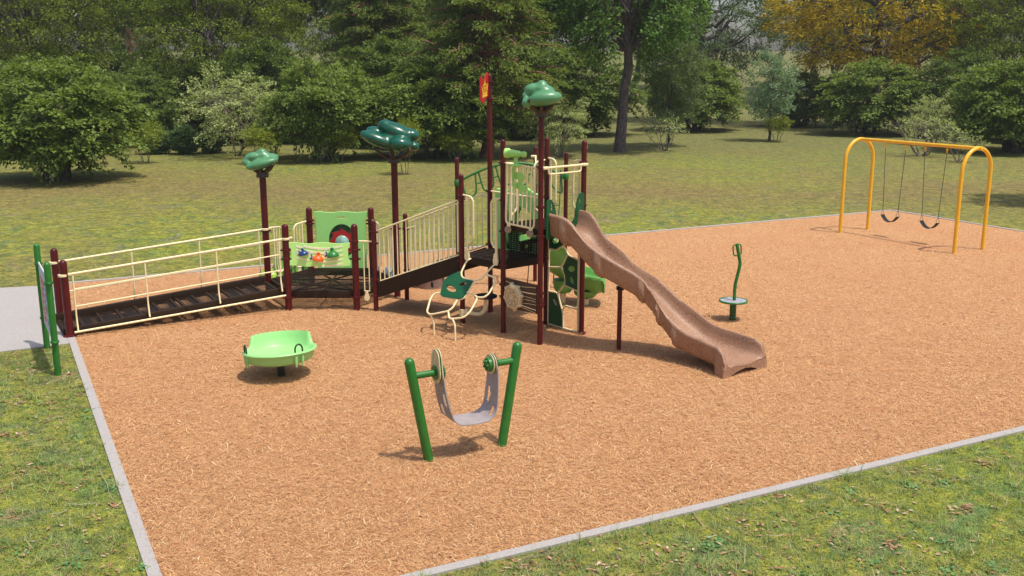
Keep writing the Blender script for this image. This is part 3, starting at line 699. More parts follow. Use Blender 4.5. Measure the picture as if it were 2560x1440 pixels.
# -- guards on the climber opening of the lower deck
eA = Plane(E_, A)
def loop_guard(pl, s0, s1, zt, zb, sv, zfoot, label=None, r1=.017, r2=.026, foot=True):
    """loop from the post at s0 to s1 and back, with a thick upright at sv"""
    o = pP('guard', MB().tube(fillet([pl(s0, zt), pl(s1, zt - .02), pl(s1, zb + .06), pl(sv, zb - .03)], .12, 7), r1), CREAM, label)
    part('upright', MB().tube([pl(sv, zt - .02), pl(sv, zfoot + .02)], r2), CREAM, o)
    if foot: part('foot_bracket', MB().plate(rounded([(sv - .03, zfoot + .12), (sv + .03, zfoot + .12), (sv + .055, zfoot - .02), (sv + .04, zfoot - .08), (sv - .04, zfoot - .08), (sv - .055, zfoot - .02)], .02), [], .03, lambda x, y, f: pl(x, y, f + .02)), CREAM, o)
loop_guard(eA, .045, .285, 2.305, 1.47, .145, 1.25, 'cream loop guard beside the climber opening'); loop_guard(eA, .945, .71, 2.315, 1.47, .83, 1.25, 'cream loop guard beside the climber opening')
dC = Plane(D, C); aD = Plane(A, D)
loop_guard(dC, .045, .232, 2.945, 2.12, .10, 1.95, foot=False, r2=.02); loop_guard(dC, .87, .665, 2.965, 2.12, .80, 1.95, foot=False, r2=.02)
loop_guard(aD, .045, .30, 2.91, 2.05, .17, 1.92, r2=.028, foot=False); loop_guard(aD, .94, .69, 2.91, 2.05, .80, 1.92, r2=.02, foot=False)

# -- barrier on the front of the tower, with telescope
aB = Plane(A, B)
o = pP('barrier', MB().tube([aB(.05, 2.915), aB(.905, 2.895)], .0145).tube(fillet([aB(.108, 2.91), aB(.108, 1.925, .03), aB(.825, 1.915, .03), aB(.825, 2.895)], .09, 6), .016), CREAM, 'cream barrier of vertical bars on the tower front')
for i in range(6): s = .205 + i * .105; part('baluster', MB().tube([aB(s, 2.91), aB(s, 1.935, .03)], .0125, 8), CREAM, o)
for s in (.20, .76):
    part('bracket', MB().plate(rounded([(s - .03, 1.93), (s + .03, 1.93), (s + .04, 1.86), (s - .04, 1.86)], .01), [], .02, lambda x, y, f: aB(x, y, f + .045)), CREAM, o)
    part('bracket_foot', MB().plate(rounded([(s - .06, 1.875), (s + .055, 1.885), (s + .085, 1.835), (s + .05, 1.785), (s - .05, 1.78), (s - .085, 1.83)], .03), [], .022, lambda x, y, f: aB(x, y, f + .06)), STONE_FOOT, o)
ax = (aB.d * -1.0 + aB.n * .55 + Vector((0, 0, .05))).normalized(); c0 = aB(.405, 3.10, .06)
to = pP('telescope', MB().lathe([(.072, .19), (.080, .185), (.082, .12), (.066, .105), (.060, .02), (.052, .0), (.052, -.06), (.040, -.07), (.040, -.10), (.048, -.12), (.05, -.15), (.036, -.175)][::-1] + [(.064, .185), (.055, .08)], c0, ax, 24), LIME, 'lime green toy telescope')
part('pivot', MB().lathe([(.05, -.20), (.105, -.195), (.108, -.178), (.05, -.165), (.032, -.16), (.030, -.09), (.045, -.06)], c0, (0, 0, 1), 24), LIME, to)
part('bracket', MB().tube(fillet([aB(.44, 2.90, .06), aB(.35, 2.89, .08), aB(.35, 2.56, .08), aB(.43, 2.56, .05)], .09, 6), .020), LIME, to)
tr = [(.34, 2.70), (.37, 2.79), (.50, 2.80), (.60, 2.77), (.60, 2.66), (.54, 2.62), (.54, 2.56), (.61, 2.54), (.665, 2.56), (.68, 2.47), (.63, 2.40), (.50, 2.42), (.42, 2.46), (.38, 2.52), (.40, 2.58), (.47, 2.59), (.47, 2.64), (.40, 2.66), (.34, 2.66), (.31, 2.69)]
part('mounting_plate', MB().plate(rounded(tr, .035, 3), [], .014, lambda x, y, f: aB(x - .03, 2.80 + (y - 2.80) * .78, f + .025)), LIME, to)

# -- brown wood-grain panel with the cream wheel below the tower
po = pP('wheel_panel', MB().plate([(.07, .475), (.875, .505), (.875, .985), (.07, .985)], [], .022, lambda x, y, f: aB(x, y, f)), PANELBROWN, 'brown wood-grain panel with a raised cream wheel')
for zz, amp, w in ((.92, .02, .004), (.83, .012, .012), (.74, -.01, .004), (.69, -.015, .004), (.63, -.02, .004), (.575, .01, .012), (.53, .02, .004)):
    part('grain_line', strip_on(aB, lambda s, zz=zz, amp=amp: zz + amp * math.sin(s * 6.5 + zz * 9), .09, .86, w, .0125), CREAM, po)
wc = aB(.325, .705, .02); an = aB.n
wl = MB().lathe([(.205, -.01), (.212, .01), (.212, .05), (.195, .07), (.18, .07), (.17, .058), (.06, .055), (.055, .075), (.04, .075), (.034, .06)], wc, an, 40)
part('wheel', wl, CREAM_PLASTIC, po)
wk = MB()
for k in range(8):
    t = 2 * math.pi * k / 8 + .2; wk.lathe([(.02, -.005), (.03, .0), (.03, .05), (.02, .058)], wc + (aB.d * math.cos(t) + Vector((0, 0, math.sin(t)))) * .215, an, 12)
    wk.ell(wc + (aB.d * math.cos(t + .4) + Vector((0, 0, math.sin(t + .4)))) * .115 + an * .06, (.030, .021, .030), aB.rot() @ Matrix.Rotation(t, 3, 'Z'), 12, 8)
for rr in (.165, .085): wk.lathe([(rr - .006, .05), (rr - .004, .082), (rr + .004, .082), (rr + .006, .05)], wc, an, 40)
part('wheel_relief', wk, CREAM_PLASTIC, po)

# -- perforated riser between the two upper decks, with a hand slot and step
sl = ellipse(.0, 0, .1, .1)
slot = rounded([(.34, 1.66), (.78, 1.70), (.82, 1.60), (.34, 1.55)], .05, 5)
part_r = pP('riser', MB().plate([(.12, 1.245), (.92, 1.245), (.92, 1.80), (.12, 1.80)], [slot], .012, lambda x, y, f: aD(x, y, f)), PERF_BLACK, 'perforated black riser panel with hand slot')
a, b = aD(.36, 1.53, .06), aD(.86, 1.53, .06)
st = MB().box((a + b) / 2, ((b - a).length, .035, .16), aD.rot(), .004)
for s in (.40, .82): st.plate([(s - .02, 1.52), (s + .02, 1.52), (s, 1.40)], [], .10, lambda x, y, f: aD(x, y, f + .05), .002)
part('step', st, BROWN, part_r)

# -- leaf climber in front of the lower deck: bent cream tubes and one green leaf panel
O_ = Vector((-.73, 17.10, 1.19)); ex = (Vector((-.287, 16.709, 1.182)) - Vector((-.72, 17.088, 1.192))).normalized()
V3 = lambda *p: Vector(p)
co = pP('leaf_climber', MB().tube(fillet([V3(-.72, 17.10, 1.20), V3(-.79, 17.05, 1.17), V3(-.885, 16.93, .985), V3(-.86, 16.81, .92), V3(-.67, 16.63, .90), V3(-.53, 16.59, .94), V3(-.34, 16.67, 1.14), V3(-.287, 16.72, 1.18)], .06), .0165), CREAM, 'cream bent-tube climber with a dark green leaf step')
for nm, pts in (('tube', [(-.46, 16.63, 1.02), (-.304, 16.47, 1.0), (-.275, 16.37, .945), (-.387, 16.201, .772), (-.468, 16.185, .715), (-.60, 16.26, .70)]),
                ('tube', [(-1.20, 16.76, .675), (-1.352, 16.82, .637), (-1.41, 16.75, .56), (-1.46, 16.53, .375), (-1.39, 16.44, .355), (-1.08, 16.317, .447), (-1.0, 16.34, .50), (-.93, 16.44, .615)]),
                ('tube', [(-.77, 16.47, .74), (-.64, 16.36, .735), (-.575, 16.25, .69), (-.698, 16.065, .496), (-.80, 16.03, .41), (-.989, 16.121, .365), (-1.05, 16.16, .36), (-1.075, 16.30, .44)]),
                ('leg', [(-1.41, 16.46, .37), (-1.36, 16.44, .30), (-1.33, 16.42, .22), (-1.33, 16.42, -.1)]), ('leg', [(-1.0, 16.12, .37), (-.96, 16.08, .30), (-.95, 16.063, .22), (-.95, 16.063, -.1)])):
    part(nm, MB().tube(fillet([V3(*p) for p in pts], .06), .0165), CREAM, co)
lf = [(-1.227, 16.717, .639), (-1.218, 16.796, .699), (-1.178, 16.949, .828), (-1.116, 16.98, .886), (-1.01, 16.975, .944), (-.911, 16.958, .99), (-.889, 16.92, .977), (-.879, 16.851, .935), (-.835, 16.755, .897), (-.70, 16.645, .903),
      (-.660, 16.608, .897), (-.675, 16.588, .872), (-.773, 16.445, .716), (-.812, 16.41, .668), (-.85, 16.41, .648), (-.902, 16.429, .629), (-1.167, 16.641, .621), (-1.205, 16.68, .625)]
lo = V3(-.95, 16.70, .80); lu = (V3(-.812, 16.41, .668) - V3(-1.116, 16.98, .886)).normalized(); lw0 = V3(-.66, 16.608, .897) - V3(-1.227, 16.717, .639); ln = lu.cross(lw0).normalized(); lw = ln.cross(lu)
hd = lambda *p: ((V3(*p) - lo).dot(lu), (V3(*p) - lo).dot(lw))
lfm = lambda x, y, f: lo + lu * x + lw * y + ln * f
def oval(p, q, b, n=20):
    p = Vector(p); q = Vector(q); c = (p + q) / 2; d = (q - p) / 2; e = Vector((-d.y, d.x)).normalized() * b
    return [tuple(c + d * math.cos(t) + e * math.sin(t)) for t in [2 * math.pi * i / n for i in range(n)]]
loc2 = [hd(*p) for p in lf]
part('leaf_step', MB().plate(loc2, [oval(hd(-1.125, 16.815, .764), hd(-.955, 16.60, .717), .055), oval(hd(-.90, 16.69, .80), hd(-.765, 16.640, .855), .042)], .028, lfm), FOREST, co, 'dark green leaf panel with two oval holes')
part('tube', MB().tube([lfm(x, y, -.02) for x, y in loc2], .015, 8, False, True), CREAM, co)

# -- stool on a bent cream arm fixed to the front left post of the lower deck
sa = V3(E_[0], E_[1], .20)
so = pP('stool', MB().tube(fillet([sa + V3(.03, -.03, 0), V3(-.56, 17.02, .215), V3(-.47, 16.99, .30), V3(-.46, 16.98, .53)], .16, 8), .036), CREAM, 'round black stool on a bent cream arm')
part('seat', MB().lathe([(.06, -.045), (.07, -.03), (.19, -.02), (.205, -.005), (.20, .012), (.18, .018), (.001, .02)], V3(-.46, 16.98, .555), n=32), BLACK, so)
part('clamp', MB().lathe([(R3 + .002, .135), (R3 + .015, .14), (R3 + .015, .26), (R3 + .002, .265)], (E_[0], E_[1], 0)).box(sa + V3(.05, -.03, 0), (.05, .06, .11), None, .008), CREAM, so)

# -- panel climber on the right side of the tower
def dct(pts, r=.0165, n=8): return MB().tube(fillet([dC(x, y, .0) for x, y in pts], .05), r, n)
cl = pP('panel_climber', MB().tube([dC(.07, .02), dC(.07, 1.62)], .019).tube([dC(.825, .02), dC(.825, 1.62)], .019).tube([dC(.0, .015), dC(.87, .012)], .017), CREAM, 'upright cream tube climber with dark green leaf panels')
for pts in ([(.07, 1.374), (.264, 1.372), (.60, 1.57)], [(.456, 1.457), (.57, 1.325), (.825, 1.276)], [(.55, 1.345), (.391, 1.087), (.07, 1.039)], [(.391, 1.087), (.494, .948), (.498, .78)],
            [(.825, .735), (.47, .79), (.316, .619)], [(.07, .606), (.30, .619), (.444, .298), (.459, .02)], [(.43, .33), (.51, .425), (.825, .415)]):
    part('tube', dct(pts), CREAM, cl)
for pts, holes in (([(.085, 1.39), (.26, 1.39), (.55, 1.55), (.40, 1.60), (.25, 1.68), (.085, 1.72)], [ellipse(.25, 1.535, .085, .055, .3)]),
                   ([(.44, 1.09), (.57, 1.31), (.81, 1.265), (.81, .755), (.51, .785), (.505, .95)], [ellipse(.66, 1.10, .09, .055, .25), ellipse(.67, .90, .07, .04, -.9)]),
                   ([(.085, .03), (.45, .03), (.435, .30), (.295, .60), (.085, .59)], [ellipse(.25, .44, .075, .035, -.8)])):
    part('leaf_panel', MB().plate(pts, holes, .022, lambda x, y, f: dC(x, y, f)), FOREST, cl)

# -- slide entrance: cream sit-down bar, dark green side plates
bC = Plane(B, C)
bo = pP('slide_bar', MB().tube([bC(.02, 2.905, .05), bC(1.02, 2.905, .05)], .019).tube(fillet([bC(.12, 2.895, .05), bC(.12, 2.80, .05), bC(.86, 2.80, .05), bC(.86, 2.895, .05)], .07, 6), .0135), CREAM, 'cream bar across the slide entrance')
for s in (.05, .94): part('fitting', MB().box(bC(s, 2.905, .05), (.11, .05, .05), bC.rot(), .012), CREAM, bo)
lpl = [(.07, 1.76), (.07, 2.36), (.11, 2.40), (.18, 2.39), (.24, 2.31), (.275, 2.18), (.275, 1.76)]
rpl = [(.93, 1.80), (.93, 2.41), (.90, 2.45), (.83, 2.44), (.77, 2.34), (.745, 2.2), (.74, 2.08), (.69, 1.95), (.63, 1.87), (.60, 1.80)]
pP('slide_side_plate', MB().plate(rounded(lpl, .03), [rounded([(.155, 2.22), (.175, 2.34), (.20, 2.33), (.215, 2.22)], .012)], .02, lambda x, y, f: bC(x, y, f + .06)), FOREST, 'dark green grip plate beside the slide')
pP('slide_side_plate', MB().plate(rounded(rpl, .03), [rounded([(.81, 2.24), (.825, 2.36), (.85, 2.37), (.86, 2.30)], .012)], .02, lambda x, y, f: bC(x, y, f + .06)), FOREST, 'dark green grip plate beside the slide')

# -- open chutes lofted along a centre line
def spline(P, n):
    P = [Vector(p) for p in P]; out = []; k = len(P) - 1
    for i in range(n + 1):
        t = i / n * k; j = min(int(t), k - 1); u = t - j
        p0 = P[j - 1] if j else P[0] * 2 - P[1]; p1, p2 = P[j], P[j + 1]; p3 = P[j + 2] if j + 2 <= k else P[k] * 2 - P[k - 1]
        out.append(.5 * ((2 * p1) + (-p0 + p2) * u + (2 * p0 - 5 * p1 + 4 * p2 - p3) * u * u + (-p0 + 3 * p1 - 3 * p2 + p3) * u ** 3))
    return out
def chute(center, section, n=90):
    """section(t) -> closed loop of (lateral, up) points, lateral positive to the rider's left"""
    P = spline(center, n); vs = []; fs = []; k = None
    for i, p in enumerate(P):
        a = P[max(i - 1, 0)]; b = P[min(i + 1, n)]; d = Vector((b.x - a.x, b.y - a.y, 0)).normalized(); lat = Vector((-d.y, d.x, 0))
        loop = section(i / n, p.z); k = len(loop); vs += [p + lat * x + Vector((0, 0, y)) for x, y in loop]
    for i in range(n):
        for j in range(k): fs.append((i * k + j, i * k + (j + 1) % k, (i + 1) * k + (j + 1) % k, (i + 1) * k + j))
    mb = MB().add(vs, fs)
    def cap(base):
        h = k // 2; return [(base + j, base + j + 1, base + k - 2 - j, base + k - 1 - j) for j in range(h - 1)]
    mb.add([], []); o = len(mb.v) - len(vs); mb.f += [tuple(o + q for q in f) for f in cap(0)] + [tuple(o + q for q in reversed(f)) for f in cap(n * k)]
    return mb
def lerp_tab(tab, t):
    for (a, va), (b, vb) in zip(tab, tab[1:]):
        if t <= b: u = (t - a) / (b - a); u = u * u * (3 - 2 * u); return va + (vb - va) * u
    return tab[-1][1]
def tan_section(t, zc):
    w = lerp_tab([(0, .31), (.5, .30), (.8, .335), (.92, .36), (1, .405)], t); hw = lerp_tab([(0, .30), (.125, .33), (.25, .29), (.5, .26), (.75, .25), (.88, .25), (.95, .25), (.982, .20), (1, .07)], t)
    seam = sum(1 / (1 + ((t - s) / .0165) ** 6) for s in (.10, .285, .455, .575, .70)) * .046
    drop = lerp_tab([(0, .03), (.82, .03), (.93, max(zc - .02, .05)), (1, max(zc - .02, .05))], t)
    inn = [(w, hw), (w * .985, hw * .82), (w * .93, hw * .42), (w * .80, hw * .14), (w * .58, .025), (w * .30, .004), (0, 0)]
    inner = inn + [(-x, y) for x, y in reversed(inn[:-1])]
    rim = .066; o = seam
    lip = [(-w - .012, hw + .030), (-w - .042, hw + .032), (-w - rim, hw + .006), (-w - rim + .004, hw - .028)]
    depth = .075 + o
    side = [(-w - .04 - o * 1.3, hw * .62), (-w - .030 - o, hw * .15), (-w * .93 - .015 - o, -depth * .55), (-w * .75, -depth * .95)]
    sk = min(1, max(0, (t - .925) / .03)); sk = sk * sk * (3 - 2 * sk)
    if sk > 0:
        side = [(-w - .045 - .025 * sk, hw * .5), (-w - .035 - .05 * sk, -zc * .3 * sk), (-w - .02 - .065 * sk, -depth * .55 * (1 - sk) - zc * .95 * sk), (-w * .78 - .06 * sk, -depth * (1 - sk) - (zc + .005) * sk)]
    und = [(-w * .45, -depth * 1.02 * (1 - sk) - .075 * sk), (0, -depth * 1.03 * (1 - sk) - .05 * sk)]
    half = lip + side + und
    outer = half + [(-x, y) for x, y in reversed(half[:-1])]
    return inner + outer
slide_c = [(.825, 16.157, 1.85), (1.097, 15.90, 1.745), (1.398, 15.70, 1.41), (1.781, 15.519, 1.16), (2.212, 15.43, .865), (2.561, 15.255, .50), (2.89, 14.95, .25), (3.207, 14.64, .17), (3.49, 14.265, .135)]
slo = pP('slide', chute(slide_c, tan_section, 230), TAN, 'speckled tan-brown open wave slide', sharp=60)
part('leg', MB().lathe([(.0375, -.2), (.0375, 1.0)], (1.73, 15.54, 0), n=16), MAROON, slo)
part('leg_bracket', MB().box((1.73, 15.54, 1.02), (.12, .09, .06), None, .01), BLACK, slo)

# -- green curved slide behind the lower deck, with arched entrance hood
def green_section(t, zc):
    w = lerp_tab([(0, .30), (1, .31)], t); hw = lerp_tab([(0, .55), (.15, .40), (.8, .30), (.95, .27), (.985, .22), (1, .14)], t)
    inn = [(w * math.cos(a), hw - hw * math.sin(a) if True else 0) for a in [math.pi / 2 * i / 7 for i in range(8)]]
    inner = inn + [(-x, y) for x, y in reversed(inn[:-1])]
    e = .035 * math.exp(-((t - .86) / .05) ** 2) + (.02 if t > .95 else 0)
    half = [(-w - .015, hw + .028), (-w - .060, hw + .022), (-w - .075, hw - .02), (-w - .035 - e, hw - .055)] + [(-(w + .035 + e) * math.cos(a), hw - (hw + .05 + e) * math.sin(a)) for a in [.35, .65, .95, 1.2, math.pi / 2]]
    return inner + half + [(-x, y) for x, y in reversed(half[:-1])]
gs = pP('curved_slide', chute([(.12, 17.62, 1.20), (.36, 17.93, 1.10), (.64, 18.32, .84), (.88, 18.60, .61), (1.14, 18.72, .43), (1.40, 18.69, .335), (1.62, 18.63, .305), (1.78, 18.61, .31)], green_section, 80), SLIDEGREEN, 'light green curved slide behind the tower', sharp=60)
part('foot_cup', MB().lathe([(.08, .22), (.14, .24), (.19, .32), (.20, .48)], (.99, 18.72, 0)), SLIDEGREEN, gs); part('leg', MB().lathe([(.05, -.1), (.06, .2)], (.985, 18.78, 0), n=16), CREAM, gs)
part('foot_cup', MB().lathe([(.09, .12), (.16, .14), (.22, .20), (.235, .28)], (1.42, 18.71, 0)), SLIDEGREEN, gs); part('leg', MB().lathe([(.05, -.1), (.06, .12)], (1.42, 18.64, 0), n=16), CREAM, gs)
fD = Plane(F, D)
hood_out = [(.10, 1.10), (.10, 2.27), (.14, 2.31), (.36, 2.31)] + [(.36 + .60 * i / 14, 2.30 + .10 * math.sin(math.pi * i / 14)) for i in range(1, 14)] + [(1.0, 2.29), (1.17, 2.25), (1.17, 1.10)]
hood_in = [(.32, 1.22), (.32, 1.75)] + [(.645 - .325 * math.cos(math.pi * i / 12), 1.75 + .31 * math.sin(math.pi * i / 12)) for i in range(1, 12)] + [(.97, 1.75), (.97, 1.22)]
ho = pP('slide_hood', MB().plate(hood_out, [hood_in], .06, lambda x, y, f: fD(x, y, f - .07), .015), APPLE, 'apple green arched hood of the curved slide')
part('hood_rim', MB().plate([(.23, 1.22), (.23, 1.75)] + [(.645 - .415 * math.cos(math.pi * i / 12), 1.75 + .40 * math.sin(math.pi * i / 12)) for i in range(1, 12)] + [(1.06, 1.75), (1.06, 1.22)], [[(x, y) for x, y in hood_in]], .34, lambda x, y, f: fD(x, y, f - .27), .012), SLIDEGREEN, ho)
pP('cross_rail', MB().tube([fD(.06, 2.275, .03), fD(1.24, 2.235, .03)], .0165), CREAM, 'cream rail in front of the slide hood')
# ------------------------------------------------------------------ free-standing equipment
# communication board on two green posts
s1 = (-6.76, 14.19); s0 = (-7.58, 15.63); sp = Plane(s1, s0)
bt = thing('sign_board', 'picture board with pink, blue and green cells between two round green posts', 'sign', (-7.17, 14.91, 0))
for p, hh in ((s1, 1.71), (s0, 1.73)):
    o = part('post', post(MB(), p[0], p[1], hh, R3 + .004), GREEN, bt)
    for zz in (1.40, .51): part('clamp', clamp(MB(), p[0], p[1], zz, R3 + .004, math.atan2(sp.d.y, sp.d.x)), GREEN, o)
bd = part('panel', MB().plate(rounded([(.09, .44), (1.565, .44), (1.565, 1.45), (.09, 1.45)], .03), [], .016, lambda x, y, f: sp(x, y, f)), WHITE, bt)
PINK = paint('pink_print', (.62, .22, .32), .5); CYAN = paint('blue_print', (.05, .30, .55), .5); TEALP = paint('green_print', (.05, .42, .25), .5); YEL = paint('yellow_print', (.80, .62, .05), .5); PALEB = paint('pale_blue_print', (.48, .58, .72), .5); LIL = paint('lilac_print', (.50, .46, .66), .5)
back = lambda x, y, f: sp(x, y, -.0095 + f)
# the printed face is turned away from the play area, towards the path
def cells(name, mat, rects, lift=0.0):
    mb = MB()
    for x0, x1, y0, y1 in rects: mb.plate([(x0, y0), (x1, y0), (x1, y1), (x0, y1)], [], .003, lambda x, y, f: sp(x, y, -.0095 - lift + f), .0006)
    part(name, mb, mat, bd)
cells('header', PALEB, [(.14, 1.52, 1.31, 1.41)]); cells('footer', LIL, [(.14, 1.52, .46, .545)])
cells('yellow_column', YEL, [(1.475, 1.52, .56, 1.29)])
rows = [(.56 + .1235 * i, .56 + .1235 * i + .11) for i in range(6)]
colx = [(.14 + .1325 * i, .14 + .1325 * i + .12) for i in range(10)]
cells('pink_cells', PINK, [(*colx[i], *r) for r in rows for i in range(5, 10)])
cells('blue_cells', CYAN, [(*colx[i], *r) for j, r in enumerate(rows) for i in range(0, 5) if j in (0, 3, 4)])
cells('green_cells', TEALP, [(*colx[i], *r) for j, r in enumerate(rows) for i in range(0, 5) if j in (1, 2, 5)])
rr = random.Random(3); pic = MB(); pic2 = MB()
for r in rows:
    for c in colx:
        cx, cy = sum(c) / 2, sum(r) / 2 - .005
        (pic if rr.random() < .5 else pic2).plate(ellipse(cx + rr.uniform(-.01, .01), cy, rr.uniform(.015, .035), rr.uniform(.015, .032), rr.uniform(0, 3), 10), [], .003, lambda x, y, f: sp(x, y, -.0125 + f), .0006)
part('pictograms', pic, WHITE, bd); part('pictograms', pic2, RED, bd)

# belt balancer: sling between two leaning green posts
ba = (-.98, 10.89); bb_ = (-.13, 11.36); bl = Plane(ba, bb_)
bt = thing('sling_swayer', 'grey sling seat hung between two outward leaning green posts in the foreground', 'play equipment', (-.55, 11.12, 0))
def lean_post(s_base, s_top, ztop, r):
    a = bl(s_base, -.25); b = bl(s_top, ztop); d = (b - a); L = d.length; d.normalize()
    return MB().lathe([(r, 0), (r, L - r)] + [(max(r * math.cos(t), .001), L - r + r * math.sin(t)) for t in [math.pi / 2 * i / 6 for i in range(1, 7)]], a, d, 24)
RP = .0575
pl_ = part('post', lean_post(.055, -.215, 1.275, RP), GREEN, bt); pr_ = part('post', lean_post(.935, 1.20, 1.275, RP), GREEN, bt)
part('arm', MB().tube([bl(-.155, 1.055), bl(.125, 1.055)], .04, 18), GREEN, pl_); part('arm', MB().tube([bl(1.13, 1.05), bl(.835, 1.05)], .04, 18), GREEN, pr_)
# round end plates, perpendicular to the arms
def endplate(s, outline, holes, th, name, mat, parent): return part(name, MB().plate(outline, holes, th, lambda x, y, f: bl(s + f, 1.055 + y, x), .0025), mat, parent)
pad = [(-.128, 0)] + [(-.128 * math.cos(t), -.128 * math.sin(t)) for t in [math.pi * i / 12 for i in range(1, 12)]] + [(.128, 0), (.095, .20)] + [(.085 * math.cos(t), .20 + .075 * math.sin(t)) for t in [math.pi * i / 8 for i in range(1, 8)]] + [(-.095, .20)]
slots = [rounded([(-.064, .115), (-.050, .115), (-.038, .235), (-.050, .235)], .006, 2), rounded([(.050, .09), (.064, .09), (.050, .235), (.038, .235)], .006, 2)]
for s, mat, nm in ((.120, CREAM_PLASTIC, 'hand_plate'), (.136, FOREST, 'hand_plate_core'), (.150, CREAM_PLASTIC, 'hand_plate')): endplate(s, pad, slots, .012, nm, mat, pl_)
part('hub', MB().lathe([(.085, -.0), (.085, .022)], bl(.10, 1.055), bl.d, 28), GREEN, pl_); part('hub', MB().lathe([(.09, 0), (.086, .022), (.04, .032), (.001, .033)], bl(.184, 1.055), bl.d, 28), GREEN, pl_)
disc = ellipse(0, 0, .117, .117, 0, 32)
for s, mat, nm in ((.825, CREAM_PLASTIC, 'end_disc'), (.839, FOREST, 'end_disc_core'), (.853, CREAM_PLASTIC, 'end_disc')): endplate(s, disc, [], .011, nm, mat, pr_)
kn = MB().lathe([(.088, -.0), (.085, .038), (.055, .048), (.001, .048)], bl(.818, 1.05), -bl.d, 28)
for k in range(5): t = 2 * math.pi * k / 5; kn.ell(bl(.768, 1.05 + .045 * math.sin(t), .045 * math.cos(t)), (.02, .02, .02), None, 12, 8)
part('hub', kn, GREEN, pr_)
for s, par in ((.176, pl_), (.872, pr_)): endplate(s, ellipse(0, 0, .112, .112, 0, 28), [], .012, 'end_disc', FOREST, par)
# the belt: a loop of rubber, narrowed at the top, with two leaf holes on each side
def belt():
    path = spline([bl(.163, 1.10), bl(.165, .98), bl(.185, .80), bl(.225, .62), bl(.285, .475), bl(.40, .425), bl(.62, .415), bl(.735, .435), bl(.82, .53), bl(.85, .76), bl(.862, .98), bl(.864, 1.10)], 88); W = [];
    n = len(path); k = 16; vs = []; keep = []
    for i, p in enumerate(path):
        t = i / (n - 1); w = .105 + .085 * (math.sin(math.pi * min(1, max(0, (t - .02) / .96))) ** .8 if 0 < t < 1 else 0)
        a = path[max(0, i - 1)]; b = path[min(n - 1, i + 1)]; d = (b - a).normalized(); nn = d.cross(bl.n)
        for q in (1, -1):
            for j in range(k + 1): vs.append(p + bl.n * w * (2 * j / k - 1) + nn * .006 * q)
    fs = []; K = k + 1
    def hole(i, j):
        t = (i + .5) / (n - 1); x = 2 * (j + .5) / k - 1
        for tc, xc in ((.215, .42), (.30, -.42), (.785, -.40), (.70, .45)):
            if ((t - tc) / .042) ** 2 + ((x - xc) / .23) ** 2 < 1: return True
        return False
    H = {(i, j): hole(i, j) for i in range(n - 1) for j in range(k)}
    g = lambda i, j, q: i * 2 * K + q * K + j
    for (i, j), hh in H.items():
        if hh: continue
        fs.append((g(i, j, 0), g(i + 1, j, 0), g(i + 1, j + 1, 0), g(i, j + 1, 0))); fs.append((g(i, j, 1), g(i, j + 1, 1), g(i + 1, j + 1, 1), g(i + 1, j, 1)))
        for (di, dj), (p, q) in {(-1, 0): ((i, j), (i, j + 1)), (1, 0): ((i + 1, j), (i + 1, j + 1)), (0, -1): ((i, j), (i + 1, j)), (0, 1): ((i, j + 1), (i + 1, j + 1))}.items():
            o = H.get((i + di, j + dj))
            if o is None or o: fs.append((g(*p, 0), g(*q, 0), g(*q, 1), g(*p, 1)))
    return MB().add(vs, fs)
part('sling', belt(), LILAC, bt, sharp=50)

# saucer spinner
sc = (-3.42, 14.13)
st_ = thing('saucer_spinner', 'pale green dish-shaped spinner with a raised back and two black handles', 'spinner', (sc[0], sc[1], 0))
tilt = Matrix.Rotation(R(-3), 3, 'Y') @ Matrix.Rotation(R(-4), 3, 'X')
def dish():
    n = 96; vs = []; prof = [(.0, .052), (.15, .054), (.30, .064), (.40, .085), (.455, .115), (.485, .150), (.515, .165), (.535, .158), (.540, .140), (.522, .125), (.500, .11), (.485, .045), (.455, -.005), (.38, -.030), (.2, -.042), (.0, -.045)]
    for i in range(n):
        a = 2 * math.pi * i / n; c, s = math.cos(a), math.sin(a)
        bk = max(0, min(1, (math.sin(a - .16) - .46) / .14)); bk = bk * bk * (3 - 2 * bk)       # raised back at the far side
        rip = .006 * math.cos(a * 56) * bk; fl = .004 * math.cos(a * 30)
        for k, (r, z) in enumerate(prof):
            rr, zz = r, z
            if bk and k in (4, 5, 6, 7, 8, 9, 10):
                lift = {4: .02, 5: .11, 6: .165, 7: .16, 8: .13, 9: .07, 10: .03}[k]
                zz += lift * bk + (rip if k in (6, 7) else 0); rr += {4: .012, 5: .0, 6: .0, 7: .0, 8: 0, 9: 0, 10: 0}[k] * bk
            if k in (11, 12): rr += fl
            vs.append(Vector((sc[0], sc[1], .262)) + tilt @ Vector((rr * c, rr * s, zz)))
    K = len(prof); fs = [(i * K + k, ((i + 1) % n) * K + k, ((i + 1) % n) * K + k + 1, i * K + k + 1) for i in range(n) for k in range(K - 1)]
    return MB().add(vs, fs)
LIMEDISH = paint('dish_lime_plastic', (.30, .63, .215), .40, .4, vary=.03)
part('dish', dish(), LIMEDISH, st_, sharp=60)
part('pivot_post', MB().lathe([(.057, -.15), (.057, .23)], (sc[0], sc[1], 0)).ell((sc[0] + .02, sc[1] - .055, .03), (.008, .004, .008), None, 8, 6), DARKGREEN_RUBBER, st_)
